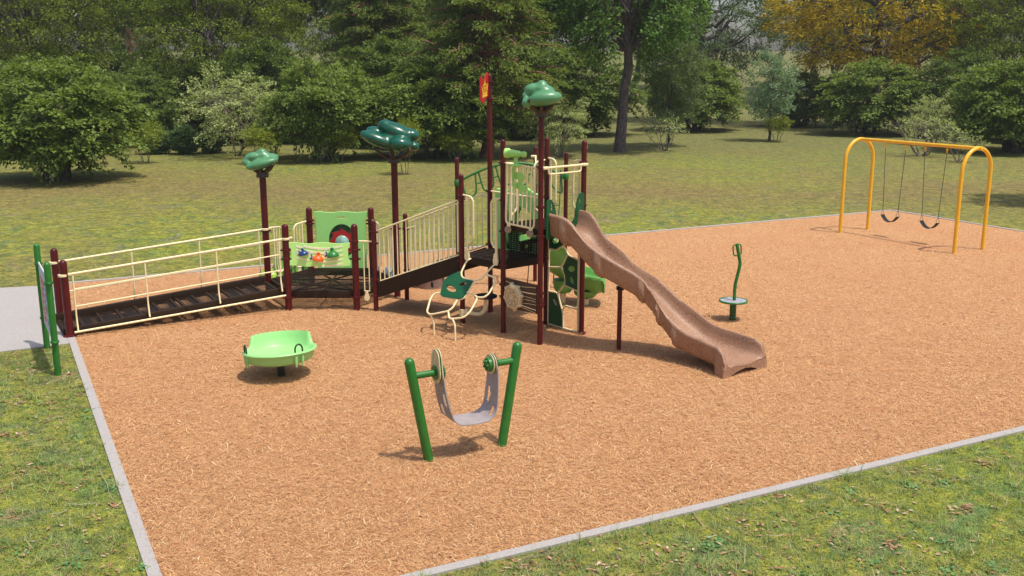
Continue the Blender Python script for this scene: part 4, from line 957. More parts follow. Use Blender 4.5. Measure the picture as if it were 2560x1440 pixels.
for a in (R(208), R(-44)):
    p = Vector((sc[0], sc[1], .262)) + tilt @ Vector((.50 * math.cos(a), .50 * math.sin(a), .155)); d = tilt @ Vector((-math.sin(a), math.cos(a), 0)); u = tilt @ Vector((0, 0, 1))
    part('handle', MB().tube([p - d * .062 - u * .02] + [p - d * .062 * math.cos(t) + u * (.045 + .075 * math.sin(t)) for t in [math.pi * i / 14 for i in range(15)]] + [p + d * .062 - u * .02], .0125), DARKGREEN_RUBBER, st_)
    for q in (-1, 1):
        b = Vector((sc[0], sc[1], .262)) + tilt @ (Vector((.495 * math.cos(a), .495 * math.sin(a), .04))) + d * .055 * q
        part('handle_rib', MB().lathe([(.012, -.09), (.024, .0), (.028, .08)], b, u, 12), LIMEDISH, st_)

# stand-up spinner
sx, sy = 3.99, 17.46
sq = thing('standing_spinner', 'green stand-up spinner with a bent pole and a round foot disc', 'spinner', (sx, sy, 0))
part('base_post', MB().lathe([(.060, -.15), (.060, .335)], (sx, sy, 0), n=8), paint('dark_green_paint', (.008, .075, .014), .4), sq)
bm_ = MB()
for a in (-2.2, -1.0):
    for zz in (.06, .29): bm_.ell((sx + .058 * math.cos(a), sy + .058 * math.sin(a), zz), (.008, .008, .008), None, 8, 6)
part('bolts', bm_, STEEL, sq)
part('disc', MB().lathe([(.20, .352), (.23, .354), (.235, .366), (.001, .368)], (sx, sy, 0), n=40), DISCGREY, sq)
part('disc_rim', MB().tube([(sx + .245 * math.cos(t), sy + .245 * math.sin(t), .358) for t in [2 * math.pi * i / 40 for i in range(40)]], .018, 10, False, True), GREEN, sq)
bm_ = MB()
for a, r in ((.7, .14), (2.4, .16), (3.5, .13), (5.1, .14), (5.5, .16)): bm_.lathe([(.014, .369), (.012, .374)], (sx + r * math.cos(a), sy + r * math.sin(a), 0), n=10)
part('bolts', bm_, STEEL, sq)
po_ = part('pole', MB().tube(spline([(sx + .015, sy, .36), (sx + .017, sy, .62), (sx + .05, sy + .0, .82), (sx + .085, sy, 1.03), (sx + .055, sy, 1.20), (sx + .01, sy, 1.40)], 40), .030, 14), GREEN, sq)
hr = lambda s: MB().tube(fillet([(sx + .012, sy, 1.375), (sx + .015 - .085 * s, sy - .06 * s, 1.385), (sx + .03 - .085 * s, sy - .07 * s, 1.20), (sx + .045, sy, 1.185)], .085, 7), .013)
part('handle', hr(1), GREEN, po_); part('handle', hr(-1), GREEN, po_)
bpy.data.objects[po_.children[0].name].rotation_euler = (0, 0, 0)

# yellow arch swing with two belt seats
l0 = (9.51, 27.37); r0 = (11.30, 24.26); sw = Plane(l0, r0)
sf = thing('swing_frame', 'yellow arched swing frame standing at the back of the mulch', 'swing frame', (10.4, 25.8, 0))
RS = .0475
for s in (0.0, sw.len):
    w = .545; arc = [(w, -.2), (w, 1.0), (w, 1.98)] + [(w * math.cos(t), 1.98 + .56 * math.sin(t)) for t in [math.pi * i / 20 for i in range(1, 20)]] + [(-w, 1.98), (-w, 1.0), (-w, -.2)]
    part('arch', MB().tube([sw(s, y, x) for x, y in arc], RS, 16), YELLOW, sf)
part('top_beam', MB().tube([sw(-.07, 2.535), sw(sw.len + .09, 2.535)], RS - .003, 16), YELLOW, sf)
def swing(label, parent=None, src=None):
    pass
sw0 = thing('belt_swing', 'black belt swing seat, the one nearer the far left arch of the yellow frame', 'swing', tuple(sw(1.165, 2.48)), 'belt swings on the yellow frame')
for s in (.845, 1.485):
    part('hanger', MB().lathe([(.022, -.05), (.03, -.02), (.03, .015)], sw(s, 2.455), n=12).tube([sw(s, 2.42), sw(s, 2.35)], .014, 8), YELLOW, sw0)
    e = 1.165 + (s - 1.165) * .765
    ch = MB(); a = sw(s, 2.36); b = sw(e, .72); k = 46
    for i in range(k):
        p = a.lerp(b, i / k); q = a.lerp(b, (i + 1.25) / k); ch.tube([p, q], .0095 if i % 2 else .0065, 6)
    for q in (.065, -.065): ch.tube([b + Vector((0, 0, .02)), sw(e, .585, q)], .0055, 6)
    part('chain', ch, CHAINGREEN, sw0)
bv = []; K = 24
for i in range(K + 1):
    t = -1 + 2 * i / K; s = 1.165 + .245 * t; zz = .415 + .165 * abs(t) ** 2.2
    bv += [sw(s, zz + .006, .072), sw(s, zz + .006, -.072), sw(s, zz - .006, -.072), sw(s, zz - .006, .072)]
part('seat', MB().add(bv, [(4 * i + j, 4 * i + (j + 1) % 4, 4 * i + 4 + (j + 1) % 4, 4 * i + 4 + j) for i in range(K) for j in range(4)] + [(0, 1, 2, 3), (4 * K + 3, 4 * K + 2, 4 * K + 1, 4 * K)]), BLACK, sw0)
sw1 = sw0.copy(); COL.objects.link(sw1); sw1.location = sw(1.165 + 1.235, 2.48); sw1['label'] = 'black belt swing seat, the one nearer the near right arch of the yellow frame'
for ch in list(sw0.children):
    c = ch.copy(); COL.objects.link(c); c.parent = sw1

# overhead loop ladder on maroon posts behind the tower
oh = thing('overhead_ladder', 'green arched loop ladder on slim maroon posts behind the tower', 'climbing arch', (0, 20.2, 0))
q1 = (-1.104, 20.0); q2 = (1.085, 20.0); q3 = (.49, 20.75)
for q, hh in ((q1, 2.705), (q2, 2.81), (q3, 2.86)): part('post', post(MB(), q[0], q[1], hh, .0425), MAROON, oh)
op = Plane(q1, q2)
rail_z = lambda s: 2.19 + .13 * s / op.len + .33 * math.sin(math.pi * s / op.len) ** .9
ro = part('rail', MB().tube([op(s, rail_z(s)) for s in [.03 + (op.len - .06) * i / 24 for i in range(25)]], .026), LEAFGREEN, oh)
for i in range(6):
    a = .08 + i * .345; b = a + .285
    part('loop', MB().tube(fillet([op(a, rail_z(a)), op(a + .12, rail_z(a) - .40), op(b + .03, rail_z(b) - .42), op(b, rail_z(b))], .11, 6), .0185), LEAFGREEN, ro)
    if i < 5: part('link', MB().tube([op(b + .016, rail_z(b) - .22), op(b + .128, rail_z(b) - .19)], .014), LEAFGREEN, ro)
for q, s, zz in ((q1, .0, 2.19), (q2, op.len, 2.32)):
    part('clamp', MB().lathe([(.046, -.07), (.056, -.06), (.056, .06), (.046, .07)], (q[0], q[1], zz)).box(Vector((q[0], q[1], zz)) + op.d * (.07 if s == 0 else -.07), (.10, .05, .08), None, .01), LEAFGREEN, oh)
rp = MB().tube([(.97, 19.98, 2.45), (.955, 19.75, 2.0), (.91, 19.45, 1.45), (.86, 19.2, .9), (.8, 18.95, .35)], .010, 6).tube([(.93, 19.6, 1.80), (.70, 19.65, 1.74), (.45, 19.7, 1.75)], .008, 6).tube([(.89, 19.35, 1.25), (.6, 19.4, 1.2), (.4, 19.45, 1.22)], .008, 6).tube([(.46, 20.3, 2.45), (.42, 19.8, 1.9), (.36, 19.3, 1.0), (.3, 18.95, .35)], .010, 6)
part('climbing_rope', rp, DARKGREEN_RUBBER, oh, 'dark green rope net hanging from the arch')
part('cross_bar', MB().tube([op(1.58, 2.52), (.49, 20.75, 2.66)], .018).box((.45, 20.7, 2.66), (.12, .05, .05), None, .012), CREAM, oh)

# moulded play pieces behind the decks
sm = thing('stump_climber', 'speckled brown tree stump block behind the brown stair side', 'play stump', (-1.69, 20.25, 0))
part('block', MB().lathe([(.31, -.05), (.30, .0), (.285, .20), (.27, .36), (.25, .385), (.001, .39)], (-1.69, 20.25, 0), n=28), STUMP, sm)
for a, zz in ((-2.75, .10), (-.35, .28)): part('knob', MB().lathe([(.065, .0), (.06, .10), (.045, .115), (.001, .118)], (-1.69 + .25 * math.cos(a), 20.25 + .25 * math.sin(a), zz), (math.cos(a), math.sin(a), 0), 16), STUMP, sm)
part('notch', MB().box((-1.64, 19.975, .10), (.05, .04, .12), None, .012), BLACK, sm)
ts = thing('turtle_step', 'striped green dome with spotted yellow-green feet behind the hexagonal deck', 'play sculpture', (-4.92, 20.85, 0))
part('shell', MB().ell((-4.72, 20.85, .14), (.42, .40, .46)), STRIPED, ts); part('body', MB().ell((-5.12, 20.65, .10), (.26, .22, .20)).ell((-4.98, 20.50, .05), (.14, .14, .14)), SPOTTED, ts)
single('play_boulder', MB().ell((-2.66, 21.15, .08), (.15, .15, .17)).ell((-2.56, 21.1, .06), (.11, .11, .13)), STONEBLUE, 'blue-grey rounded boulder half hidden behind the stair railing', 'play boulder', (-2.62, 21.13, 0))
# ------------------------------------------------------------------ trees and shrubs
def bark(name, a, b):
    m, nt, out = nodes_of(name); tc = nt.nodes.new('ShaderNodeTexCoord'); p = nt.nodes.new('ShaderNodeBsdfPrincipled')
    mp = nt.nodes.new('ShaderNodeMapping'); mp.inputs['Scale'].default_value = (9, 9, 1.6); nt.links.new(tc.outputs['Object'], mp.inputs[0])
    f = noise(nt, mp.outputs[0], 1.6, 5, .7, 1.2); nt.links.new(ramp(nt, f, [(.36, a), (.62, b)]), p.inputs['Base Color']); p.inputs['Roughness'].default_value = .9
    nt.links.new(bump(nt, f, 1.0, .05), p.inputs['Normal']); nt.links.new(p.outputs[0], out.inputs[0]); return m
BARK = bark('grey_bark', (.035, .026, .024), (.14, .11, .10)); BARK_DARK = bark('dark_bark', (.018, .012, .012), (.17, .13, .125)); BARK_RED = bark('red_bark', (.11, .04, .025), (.33, .14, .09)); BARK_PALE = bark('pale_bark', (.10, .075, .06), (.26, .21, .18)); BARK_PINE = bark('orange_bark', (.14, .06, .03), (.34, .18, .11))
LEAF_GAIN = 1.10
def leafmat(name, c, trans=.38, var=.45, rough=.6):
    c = tuple(x * LEAF_GAIN for x in c); lo = tuple(x * (1 - var) for x in c); hi = tuple(min(1, x * (1 + var)) for x in c); md_ = (c[0] * 1.08, c[1], c[2] * .8)
    return island_material(name, [(0, lo), (.35, c), (.7, md_), (1, hi)], rough, trans, .18)
LM = dict(bush=leafmat('maple_leaf', (0.152, 0.218, 0.045)), bush2=leafmat('dark_maple_leaf', (0.116, 0.174, 0.039)), pale=leafmat('pale_leaf', (0.324, 0.387, 0.162), .35, .35), linden=leafmat('linden_leaf', (0.158, 0.211, 0.029), .42, .68),
          cedar=leafmat('cedar_needles', (0.141, 0.196, 0.036), .35, .5), trunk=leafmat('glossy_leaf', (0.111, 0.203, 0.047), .38, .55, .4), fine=leafmat('fine_leaf', (0.143, 0.195, 0.083), .4), limb=leafmat('long_leaf', (0.116, 0.176, 0.075), .4, .5),
          gold=leafmat('golden_leaf', (.40, .305, .012), .4, .65), blue=leafmat('blue_green_leaf', (0.191, 0.292, 0.170), .35, .35), hedge=leafmat('hedge_leaf', (0.101, 0.176, 0.069), .3, .5), sapling=leafmat('yellow_green_leaf', (0.216, 0.272, 0.032), .4, .4), pine=leafmat('pine_needles', (0.162, 0.222, 0.111), .3, .5))
def unit(a): return a / np.maximum(np.linalg.norm(a, axis=1, keepdims=True), 1e-9)
def crown_points(g, n, rx, ry, rz, cz, lo=.5, zmin=-9, lobes=7, amp=.3):
    d = unit(g.normal(size=(n * 2, 3))); Lb = unit(g.normal(size=(lobes, 3))); am = g.uniform(.3, 1, lobes) * amp
    Rr = 1 - amp * .55 + (np.maximum(0, d @ Lb.T) ** 5 * am).sum(1) * 1.6
    r = (lo ** 3 + (1 - lo ** 3) * g.random(n * 2)) ** (1 / 3)
    p = d * np.minimum(Rr, 1.08)[:, None] * r[:, None] * np.array([rx, ry, rz]) + np.array([0, 0, cz]); k = p[:, 2] > zmin
    return p[k][:n], d[k][:n]
def leaf_cloud(g, cen, out, per, L, W, T, ll, lw, up=.8, droop=.3, flat=.5):
    """flattened drooping sprays of leaf-shaped faces round every twig end"""
    n = len(cen) * per; c = np.repeat(cen, per, 0); o = unit(np.repeat(out * np.array([1, 1, .45]) + g.normal(0, .25, out.shape), per, 0))
    z = np.array([0, 0, 1.0]); s = unit(np.cross(o, z) + 1e-6); nn = np.cross(s, o)
    sc_ = np.repeat(g.uniform(.65, 1.3, len(cen)), per)[:, None]
    t = g.uniform(-1, 1, (n, 1)); sd = g.uniform(-1, 1, (n, 1)) * (1.05 - .55 * np.abs(t)); h_ = g.normal(0, .45, (n, 1))
    p = c + (o * t * L + s * sd * W + nn * h_ * T) * sc_ - z * (droop * L * np.maximum(0, t + .3) ** 2)
    d = unit(o * .8 + s * sd * 1.1 + g.normal(0, .45, (n, 3)) - z * .25); nr = unit(z * up + o * .35 + g.normal(0, flat, (n, 3)))
    w = unit(np.cross(d, nr)); k = g.uniform(.65, 1.3, (n, 1)); a = p; b = p + d * ll * k
    m = p + d * ll * k * .45 - np.cross(w, d) * (.08 * ll)
    return np.stack([a, m + w * lw * k * .5, b, m - w * lw * k * .5], 1).reshape(-1, 3)
def tree_objs(name, wood, leaves, bmat, lmat):
    tm = wood.mesh(name + '_trunk', sharp=180); tm.materials.append(bmat); cm = np_mesh(name + '_crown', leaves, 4, lmat); return tm, cm
def limb_path(g, a, b, sag, n=6, wob=.06):
    a, b = np.array(a), np.array(b); L = np.linalg.norm(b - a); out = []
    for i in range(n + 1):
        t = i / n; p = a + (b - a) * t; p[2] += sag * L * math.sin(math.pi * t); p += g.normal(0, wob * L / n, 3) * (0 < i < n); out.append(p)
    return out
def grow(g, wood, starts, cen, out, r0, sag=.1, twig=.012, sides=5):
    """limbs from points on the trunk to groups of twig ends"""
    S = np.array(starts); k = min(len(cen), 8 + len(cen) // 14); hub = cen[g.choice(len(cen), k, False)]; ctr = S.mean(0)
    hubs = []
    for h_ in hub:
        tgt = ctr + (h_ - ctr) * .78; j = np.argmin(np.linalg.norm(S - (tgt * [.35, .35, .75]), axis=1)); pth = limb_path(g, S[j], tgt, sag, 6, .16); L = np.linalg.norm(tgt - S[j])
        ra = r0 * (.35 + .35 * min(1, L / 4)); wood.tube(pth, [ra * (1 - .78 * i / 6) for i in range(7)], sides, False); hubs += pth[2:]
    Hh = np.array(hubs)
    for c in cen:
        j = np.argmin(np.linalg.norm(Hh - c, axis=1)); wood.tube(limb_path(g, Hh[j], c, .05, 2, .1), [twig * 1.6, twig, twig * .4], 3, False)
def trunk_tube(wood, path, r, n=9, g=None):
    k = len(path); wood.tube(path, [r * ((1.35 if i == 0 else 1.0) - .72 * i / (k - 1)) for i in range(k)], n, False)

KIND = {}
def k_bush(seed, mat, w=6.4, h_=4.4, spr=330, per=88):
    g = np.random.default_rng(seed); wd = MB(); tops = []
    for i in range(7):
        a = g.uniform(0, 6.28); b = np.array([math.cos(a) * g.uniform(.1, .6), math.sin(a) * g.uniform(.1, .6), -.1]); e = np.array([math.cos(a) * g.uniform(.5, 1.3), math.sin(a) * g.uniform(.5, 1.3), g.uniform(1.2, 2.4)])
        p = limb_path(g, b, e, -.05, 6, .12); wd.tube(p, [.13 * (1 - .6 * j / 6) * (1.3 if j == 0 else 1) for j in range(7)], 7, False); tops += p[3:]
    cen, out = crown_points(g, spr, w / 2 * .92, w / 2 * .92, h_ * .50, h_ * .54, .55, .95, 11, .44); grow(g, wd, tops, cen, out, .10, .08)
    lv = leaf_cloud(g, cen, out, per, .66, .50, .09, .17, .115, 1.0, .35, .34); return wd, lv, BARK, mat
def k_pale(seed, mat, w=5, h_=4.0, spr=150, per=55):
    g = np.random.default_rng(seed); wd = MB(); tops = []
    for i in range(6):
        a = g.uniform(0, 6.28); p = limb_path(g, (.1 * math.cos(a), .1 * math.sin(a), -.1), (math.cos(a) * w * .22, math.sin(a) * w * .22, h_ * g.uniform(.4, .7)), -.08, 7, .15); wd.tube(p, [.045 * (1 - .7 * j / 7) for j in range(8)], 5, False); tops += p[3:]
    cen, out = crown_points(g, spr, w / 2, w / 2, h_ * .42, h_ * .57, .35, .4, 10, .5); grow(g, wd, tops, cen, out, .04, .03, .008)
    return wd, leaf_cloud(g, cen, out, per, .42, .30, .14, .11, .07, .9, .05, .6), BARK_PALE, mat
def k_twig(seed, mat, w=2.8, h_=1.9):
    g = np.random.default_rng(seed); wd = MB(); tops = []
    for i in range(7):
        a = 6.28 * i / 7 + g.uniform(-.3, .3); q = g.uniform(.2, .42); p = limb_path(g, (0, 0, -.05), (math.cos(a) * w * q, math.sin(a) * w * q, h_ * g.uniform(.55, .85)), -.12, 6, .16); wd.tube(p, [.035 * (1 - .7 * j / 6) for j in range(7)], 5, False); tops += p[2:]
    cen, out = crown_points(g, 70, w / 2, w / 2, h_ * .36, h_ * .66, .4, .5, 8, .4); grow(g, wd, tops, cen, out, .022, .02, .007)
    return wd, leaf_cloud(g, cen, out, 15, .22, .18, .10, .085, .05, .9, .05, .6), BARK_PALE, mat
def k_linden(seed, mat, w=11, h_=12.3, spr=560, per=96, ll=.135, lw=.095, bmat=None, zlo=3.0, trunks=3, droop=.12, tr=.2):
    g = np.random.default_rng(seed); wd = MB(); tops = []
    for i in range(trunks):
        a = 6.28 * i / trunks + g.uniform(-.5, .5); p = limb_path(g, (.25 * math.cos(a), .25 * math.sin(a), -.15), (math.cos(a) * w * .16, math.sin(a) * w * .16, h_ * .8), -.03, 9, .16); trunk_tube(wd, p, tr, 7); tops += p[3:]
    cz = (h_ + zlo) / 2; cen, out = crown_points(g, spr, w / 2, w / 2, (h_ - zlo) / 2, cz, .40, zlo - .2, 10, .34); grow(g, wd, tops, cen, out, .16, .06, .014)
    return wd, leaf_cloud(g, cen, out, per, .72, .62, .32, ll, lw, .7, droop, .7), bmat or BARK_DARK, mat
def k_cedar(seed, mat, w=9.2, h_=13.8, zlo=2.2):
    g = np.random.default_rng(seed); wd = MB(); p = [np.array([.12 * math.sin(i * 1.3), .1 * math.cos(i), -.2 + (h_ - .3) * i / 12]) for i in range(13)]; trunk_tube(wd, p, .30, 10); C_, O_ = [], []
    for i in range(118):
        t = (i + .5) / 118; z_ = zlo + (h_ - zlo - .4) * t; prof = (1 - t) ** .75 * (1 if t > .10 else .8); L = w / 2 * prof * g.uniform(.65, 1.05) + .3; a = i * 2.399 + g.uniform(-.3, .3); d = np.array([math.cos(a), math.sin(a), 0])
        s = np.array([0, 0, z_]) + p[min(12, int((z_ + .2) / h_ * 12))] * [1, 1, 0]; e = s + d * L + [0, 0, L * g.uniform(-.14, .10)]
        q = limb_path(g, s, e, .05, 7, .22); wd.tube(q, [(.065 + .016 * L) * (1 - .8 * j / 7) for j in range(8)], 5, False)
        m = int(3 + L * 2.2)
        for j in range(m):
            f = .30 + .70 * (j + .5) / m; k = min(6, int(f * 7)); c = q[k] + (q[k + 1] - q[k]) * (f * 7 - k); sd = np.array([-d[1], d[0], 0]) * g.uniform(-.6, .6) * (.3 + L * .16)
            c2 = c + sd + [0, 0, g.uniform(-.25, .15)]; C_.append(c2); O_.append(d + sd * .5); wd.tube([c, c2], [.012, .005], 3, False)
    C_ = np.array(C_); O_ = unit(np.array(O_))
    return wd, leaf_cloud(g, C_, O_, 62, .58, .44, .09, .21, .065, 1.0, .35, .34), BARK_RED, mat
def k_trunk(seed, mat):
    g = np.random.default_rng(seed); wd = MB()
    p = [np.array(v) for v in ((-.05, 0, -.2), (-.02, 0, .6), (.06, .05, 1.6), (.08, 0, 2.6), (.14, 0, 3.4), (.32, .05, 4.3), (.30, .1, 5.2), (.16, .1, 6.2), (.20, .1, 7.4), (.35, .1, 9.0), (.45, .2, 11))]
    wd.tube(p, [.38, .30, .27, .255, .25, .24, .225, .21, .18, .12, .05], 14, False)
    for a, b in (((.22, .08, 5.3), (-2.4, -1.0, 7.0)), ((.25, .1, 6.2), (1.8, -.3, 9)), ((.2, .1, 7), (-1.2, .5, 10)), ((.22, .1, 7.2), (2.6, .8, 8.6)), ((.22, .1, 6.6), (-.3, -1.8, 9))): wd.tube(limb_path(g, a, b, -.10, 7, .2), [.14 * (1 - .75 * j / 7) for j in range(8)], 6, False)
    cen, out = crown_points(g, 640, 4.4, 3.6, 3.6, 8.3, .30, 4.5, 12, .5); cen[:, 0] -= .2
    k = ~((np.abs(cen[:, 0] - .25) < .75) & (cen[:, 1] < .6)) & (cen[:, 2] > 5.0 - .5 * np.abs(cen[:, 0])); cen, out = cen[k], out[k]
    grow(g, wd, p[6:], cen, out, .14, .05, .014)
    return wd, leaf_cloud(g, cen, out, 72, .60, .5, .3, .17, .115, .6, .2, .75), BARK_DARK, mat
def k_limb(seed, mat, ll=.34, lw=.075, w=13, h_=15.2):
    g = np.random.default_rng(seed); wd = MB(); p = [np.array([.1 * math.sin(i), .1 * math.cos(i * 2), -.2 + 1.15 * i]) for i in range(12)]; trunk_tube(wd, p, .42, 9); tops = []
    for i in range(22):
        a = i * 2.4; z_ = 3.3 + 8.5 * i / 22; L = w * .40 * (1 - .45 * i / 22); q = limb_path(g, (0, 0, z_), (math.cos(a) * L, math.sin(a) * L, z_ + 1.0 + L * g.uniform(.05, .35)), -.07, 8, .22); wd.tube(q, [.17 * (1 - .8 * j / 8) for j in range(9)], 6, False); tops += q[3:]
    cen, out = crown_points(g, 560, w / 2, w / 2, (h_ - 3.0) / 2, (h_ + 3.0) / 2, .45, 3.0, 10, .3); grow(g, wd, tops, cen, out, .09, .03, .018)
    return wd, leaf_cloud(g, cen, out, 44, .75, .6, .28, ll, lw, .5, .25, .8), BARK_DARK, mat
def k_fine(seed, mat, w=3.8, h_=6.6, ll=.12, lw=.05, zlo=1.2, spr=230, per=95, bm_=None, r=.06):
    g = np.random.default_rng(seed); wd = MB(); tops = []
    for i in range(2):
        p = limb_path(g, (.06 * i, 0, -.1), (.25 * (i - .5), .2 * i, h_ * .85), .01, 9, .1); trunk_tube(wd, p, r, 6); tops += p[2:]
    cen, out = crown_points(g, spr, w / 2, w / 2, (h_ - zlo) / 2, (h_ + zlo) / 2, .3, zlo, 9, .4); grow(g, wd, tops, cen, out, .035, .05, .008)
    return wd, leaf_cloud(g, cen, out, per, .36, .28, .2, ll, lw, .5, .1, .8), bm_ or BARK, mat
def k_hedge(seed, mat):
    g = np.random.default_rng(seed); wd = MB()
    for i in range(5): a = i * 1.25; wd.tube(limb_path(g, (.1 * math.cos(a), .1 * math.sin(a), -.05), (.35 * math.cos(a), .35 * math.sin(a), 1.0), 0, 4, .1), .02, 4, False)
    cen, out = crown_points(g, 210, .70, .70, .68, .70, .6, .05, 6, .15); return wd, leaf_cloud(g, cen, out, 50, .17, .14, .07, .09, .055, .3, .1, .6), BARK, mat
def k_sapling(seed, mat):
    g = np.random.default_rng(seed); wd = MB(); tops = []
    for i in range(4):
        a = i * 1.7; p = limb_path(g, (.12 * math.cos(a), .12 * math.sin(a), -.05), (.5 * math.cos(a), .5 * math.sin(a), 1.25), -.04, 6, .12); wd.tube(p, [.022 * (1 - .6 * j / 6) for j in range(7)], 4, False); tops += p[3:]
    cen, out = crown_points(g, 80, .92, .8, .50, 1.22, .25, .55, 8, .45); grow(g, wd, tops, cen, out, .012, .02, .005); return wd, leaf_cloud(g, cen, out, 34, .24, .18, .08, .075, .05, .8, .1, .6), BARK_PALE, mat
def k_pine(seed, mat):
    g = np.random.default_rng(seed); wd = MB(); p = [np.array([.15 * math.sin(i), 0, -.3 + 15 * i / 10]) for i in range(11)]; trunk_tube(wd, p, .30, 8); C_, O_ = [], []
    for i in range(54):
        t = i / 54; z_ = 5.5 + 9.3 * t; L = 3.2 * (1 - t) ** .6 + .5; a = i * 2.4; d = np.array([math.cos(a), math.sin(a), .1]); q = limb_path(g, (0, 0, z_), np.array([0, 0, z_]) + d * L, .05, 4, .15); wd.tube(q, [.06, .05, .04, .03, .02], 4, False)
        for f in (2, 3, 4): C_.append(q[f] + g.normal(0, .25, 3)); O_.append(d)
    return wd, leaf_cloud(g, np.array(C_), unit(np.array(O_)), 75, .6, .5, .3, .26, .05, .6, .1, .7), BARK_PINE, mat
GEN = dict(bush=lambda: k_bush(11, LM['bush']), bush2=lambda: k_bush(12, LM['bush2'], 7, 4.6), bush3=lambda: k_bush(13, LM['bush'], 6.8, 4.2, 340, 84), pale=lambda: k_pale(21, LM['pale']), twig=lambda: k_twig(22, LM['pale']),
           linden=lambda: k_linden(31, LM['linden']), linden2=lambda: k_linden(32, LM['linden']), wood=lambda: k_linden(33, LM['fine'], 10, 12, 420, 52, .26, .17, BARK, 5.2, 1, .15, .28), cedar=lambda: k_cedar(41, LM['cedar']), trunk=lambda: k_trunk(51, LM['trunk']),
           limb=lambda: k_limb(61, LM['limb']), gold=lambda: k_limb(62, LM['gold'], .36, .085), fine=lambda: k_fine(71, LM['fine']), blue=lambda: k_fine(72, LM['blue'], 3.4, 5.0, .13, .06, 1.25, 125, 80, BARK, .07),
           hedge=lambda: k_hedge(81, LM['hedge']), sapling=lambda: k_sapling(91, LM['sapling']), pine=lambda: k_pine(95, LM['pine']))
NATIVE = dict(bush=(6.4, 4.4), bush2=(7, 4.6), bush3=(6.8, 4.2), pale=(5, 4), twig=(2.8, 1.9), linden=(11, 12.3), linden2=(11, 12.3), wood=(10, 12), cedar=(9.2, 13.8), trunk=(1, 1), limb=(13, 15.2), gold=(13, 15.2), fine=(3.8, 6.6), blue=(3.4, 5.0), hedge=(1.4, 1.4), sapling=(1.8, 1.7), pine=(7, 15))
CATS = dict(pale='shrub', twig='shrub', hedge='shrub', bush='shrub', bush2='shrub', bush3='shrub')
NAMES = dict(bush='leafy_bush', bush2='leafy_bush', bush3='leafy_bush', pale='pale_shrub', twig='bare_shrub', linden='linden_tree', linden2='linden_tree', wood='woodland_tree', cedar='cedar_tree', trunk='oak_tree', limb='spreading_tree', gold='golden_tree', fine='slender_tree', blue='blue_green_tree', hedge='hedge_shrub', sapling='sapling', pine='pine_tree')
def plant(kind, x, y, w, h_, label, group=None, rot=None):
    nw, nh = NATIVE[kind]; first = kind not in KIND
    if first:
        wd, lv, bm_, lm = GEN[kind](); tm, cm = tree_objs(kind, wd, lv, bm_, lm)
        root = bpy.data.objects.new(NAMES[kind], None); COL.objects.link(root); root.empty_display_size = .5
        for nm, me in (('trunk', tm), ('crown', cm)):
            o = bpy.data.objects.new(nm, me); COL.objects.link(o); o.parent = root
        KIND[kind] = root
    else:
        src = KIND[kind]; root = src.copy(); COL.objects.link(root)
        for ch in list(src.children):
            c = ch.copy(); COL.objects.link(c); c.parent = root
        if 'group' in root: del root['group']
    sx = w / nw if w else 1; root.scale = (sx, sx, h_ / nh if w else 1)
    rr_ = random.Random(int(x * 100) + int(y * 7)); root.rotation_euler = (0, 0, rr_.uniform(0, 6.28) if rot is None else rot); root.location = (x, y, land_z(x, y) if y > 85 else -.004)
    root['label'] = label; root['category'] = CATS.get(kind, 'tree')
    if group: root['group'] = group
    return root
GB = 'broad leafy bushes along the tree line'; GS = 'yellow-green saplings on the lawn edge'; GH = 'dark rounded hedge shrubs'; GW = 'woodland trees far beyond the lawn'
plant('bush', -18.19, 40.0, 6.5, 4.5, 'nearest big leafy bush with many stems at the left edge', GB)
plant('bush2', -21.6, 58.0, 5.4, 4.0, 'dark leafy bush just behind the big left-edge bush', GB)
plant('bush2', -19.0, 63.0, 7.0, 4.3, 'dark shaded bush behind the three rounded hedge shrubs', GB)
plant('pale', -14.17, 51.0, 6.0, 4.2, 'large airy pale-leaved shrub right of the hedge shrubs')
plant('bush3', -9.15, 48.6, 5.9, 4.5, 'leafy bush between the two left sculpted tree tops', GB)
plant('bush', -3.82, 50.0, 7.25, 4.35, 'leafy bush rising behind the dark green sculpted tree top', GB)
plant('linden', -29.4, 63.0, 11.2, 12.5, 'tall small-leaved tree filling the top left corner')
plant('linden2', -18.35, 65.0, 11.6, 12.3, 'tall small-leaved tree with yellowish sprays above the pale shrub')
plant('cedar', -7.9, 62.0, 9.3, 14.5, 'tall dark cedar just left of the one with bare red limbs', 'cedars behind the playground')
plant('cedar', -1.22, 50.0, 9.2, 13.8, 'tall cedar with bare red-brown limbs behind the red flag', 'cedars behind the playground', .6)
plant('trunk', 5.76, 53.2, 0, 0, 'tall tree with a crooked dark trunk and glossy green leaves', None, 0.0)
plant('bush2', 4.1, 66.0, 8.6, 5.4, 'large dark bush left of the crooked dark trunk', GB)
plant('pale', 2.45, 50.0, 3.7, 3.0, 'small airy pale shrub behind the right-hand sculpted tree top')
plant('fine', 8.94, 57.0, 3.8, 6.7, 'slender grey-green tree just right of the crooked trunk')
plant('twig', 8.21, 54.0, 2.8, 1.95, 'many-stemmed nearly bare shrub right of the crooked trunk', 'nearly bare shrubs on the lawn')
plant('bush3', 12.94, 71.0, 7.3, 4.6, 'rounded leafy bush left of the blue-green young tree', GB)
plant('limb', 15.2, 82.0, 13.0, 15.5, 'tall tree with dark spreading limbs and sky showing through')
plant('blue', 15.64, 61.0, 3.2, 5.4, 'young tree with blue-green foliage on two thin stems')
plant('sapling', 15.95, 60.4, 1.8, 1.5, 'small yellow-green sapling at the foot of the blue-green tree', GS)
plant('gold', 26.76, 75.0, 15.0, 15.6, 'golden yellow autumn tree with long drooping leaves')
plant('bush', 23.64, 67.0, 7.1, 4.6, 'leafy bush under the golden tree, above the left swing arch', GB)
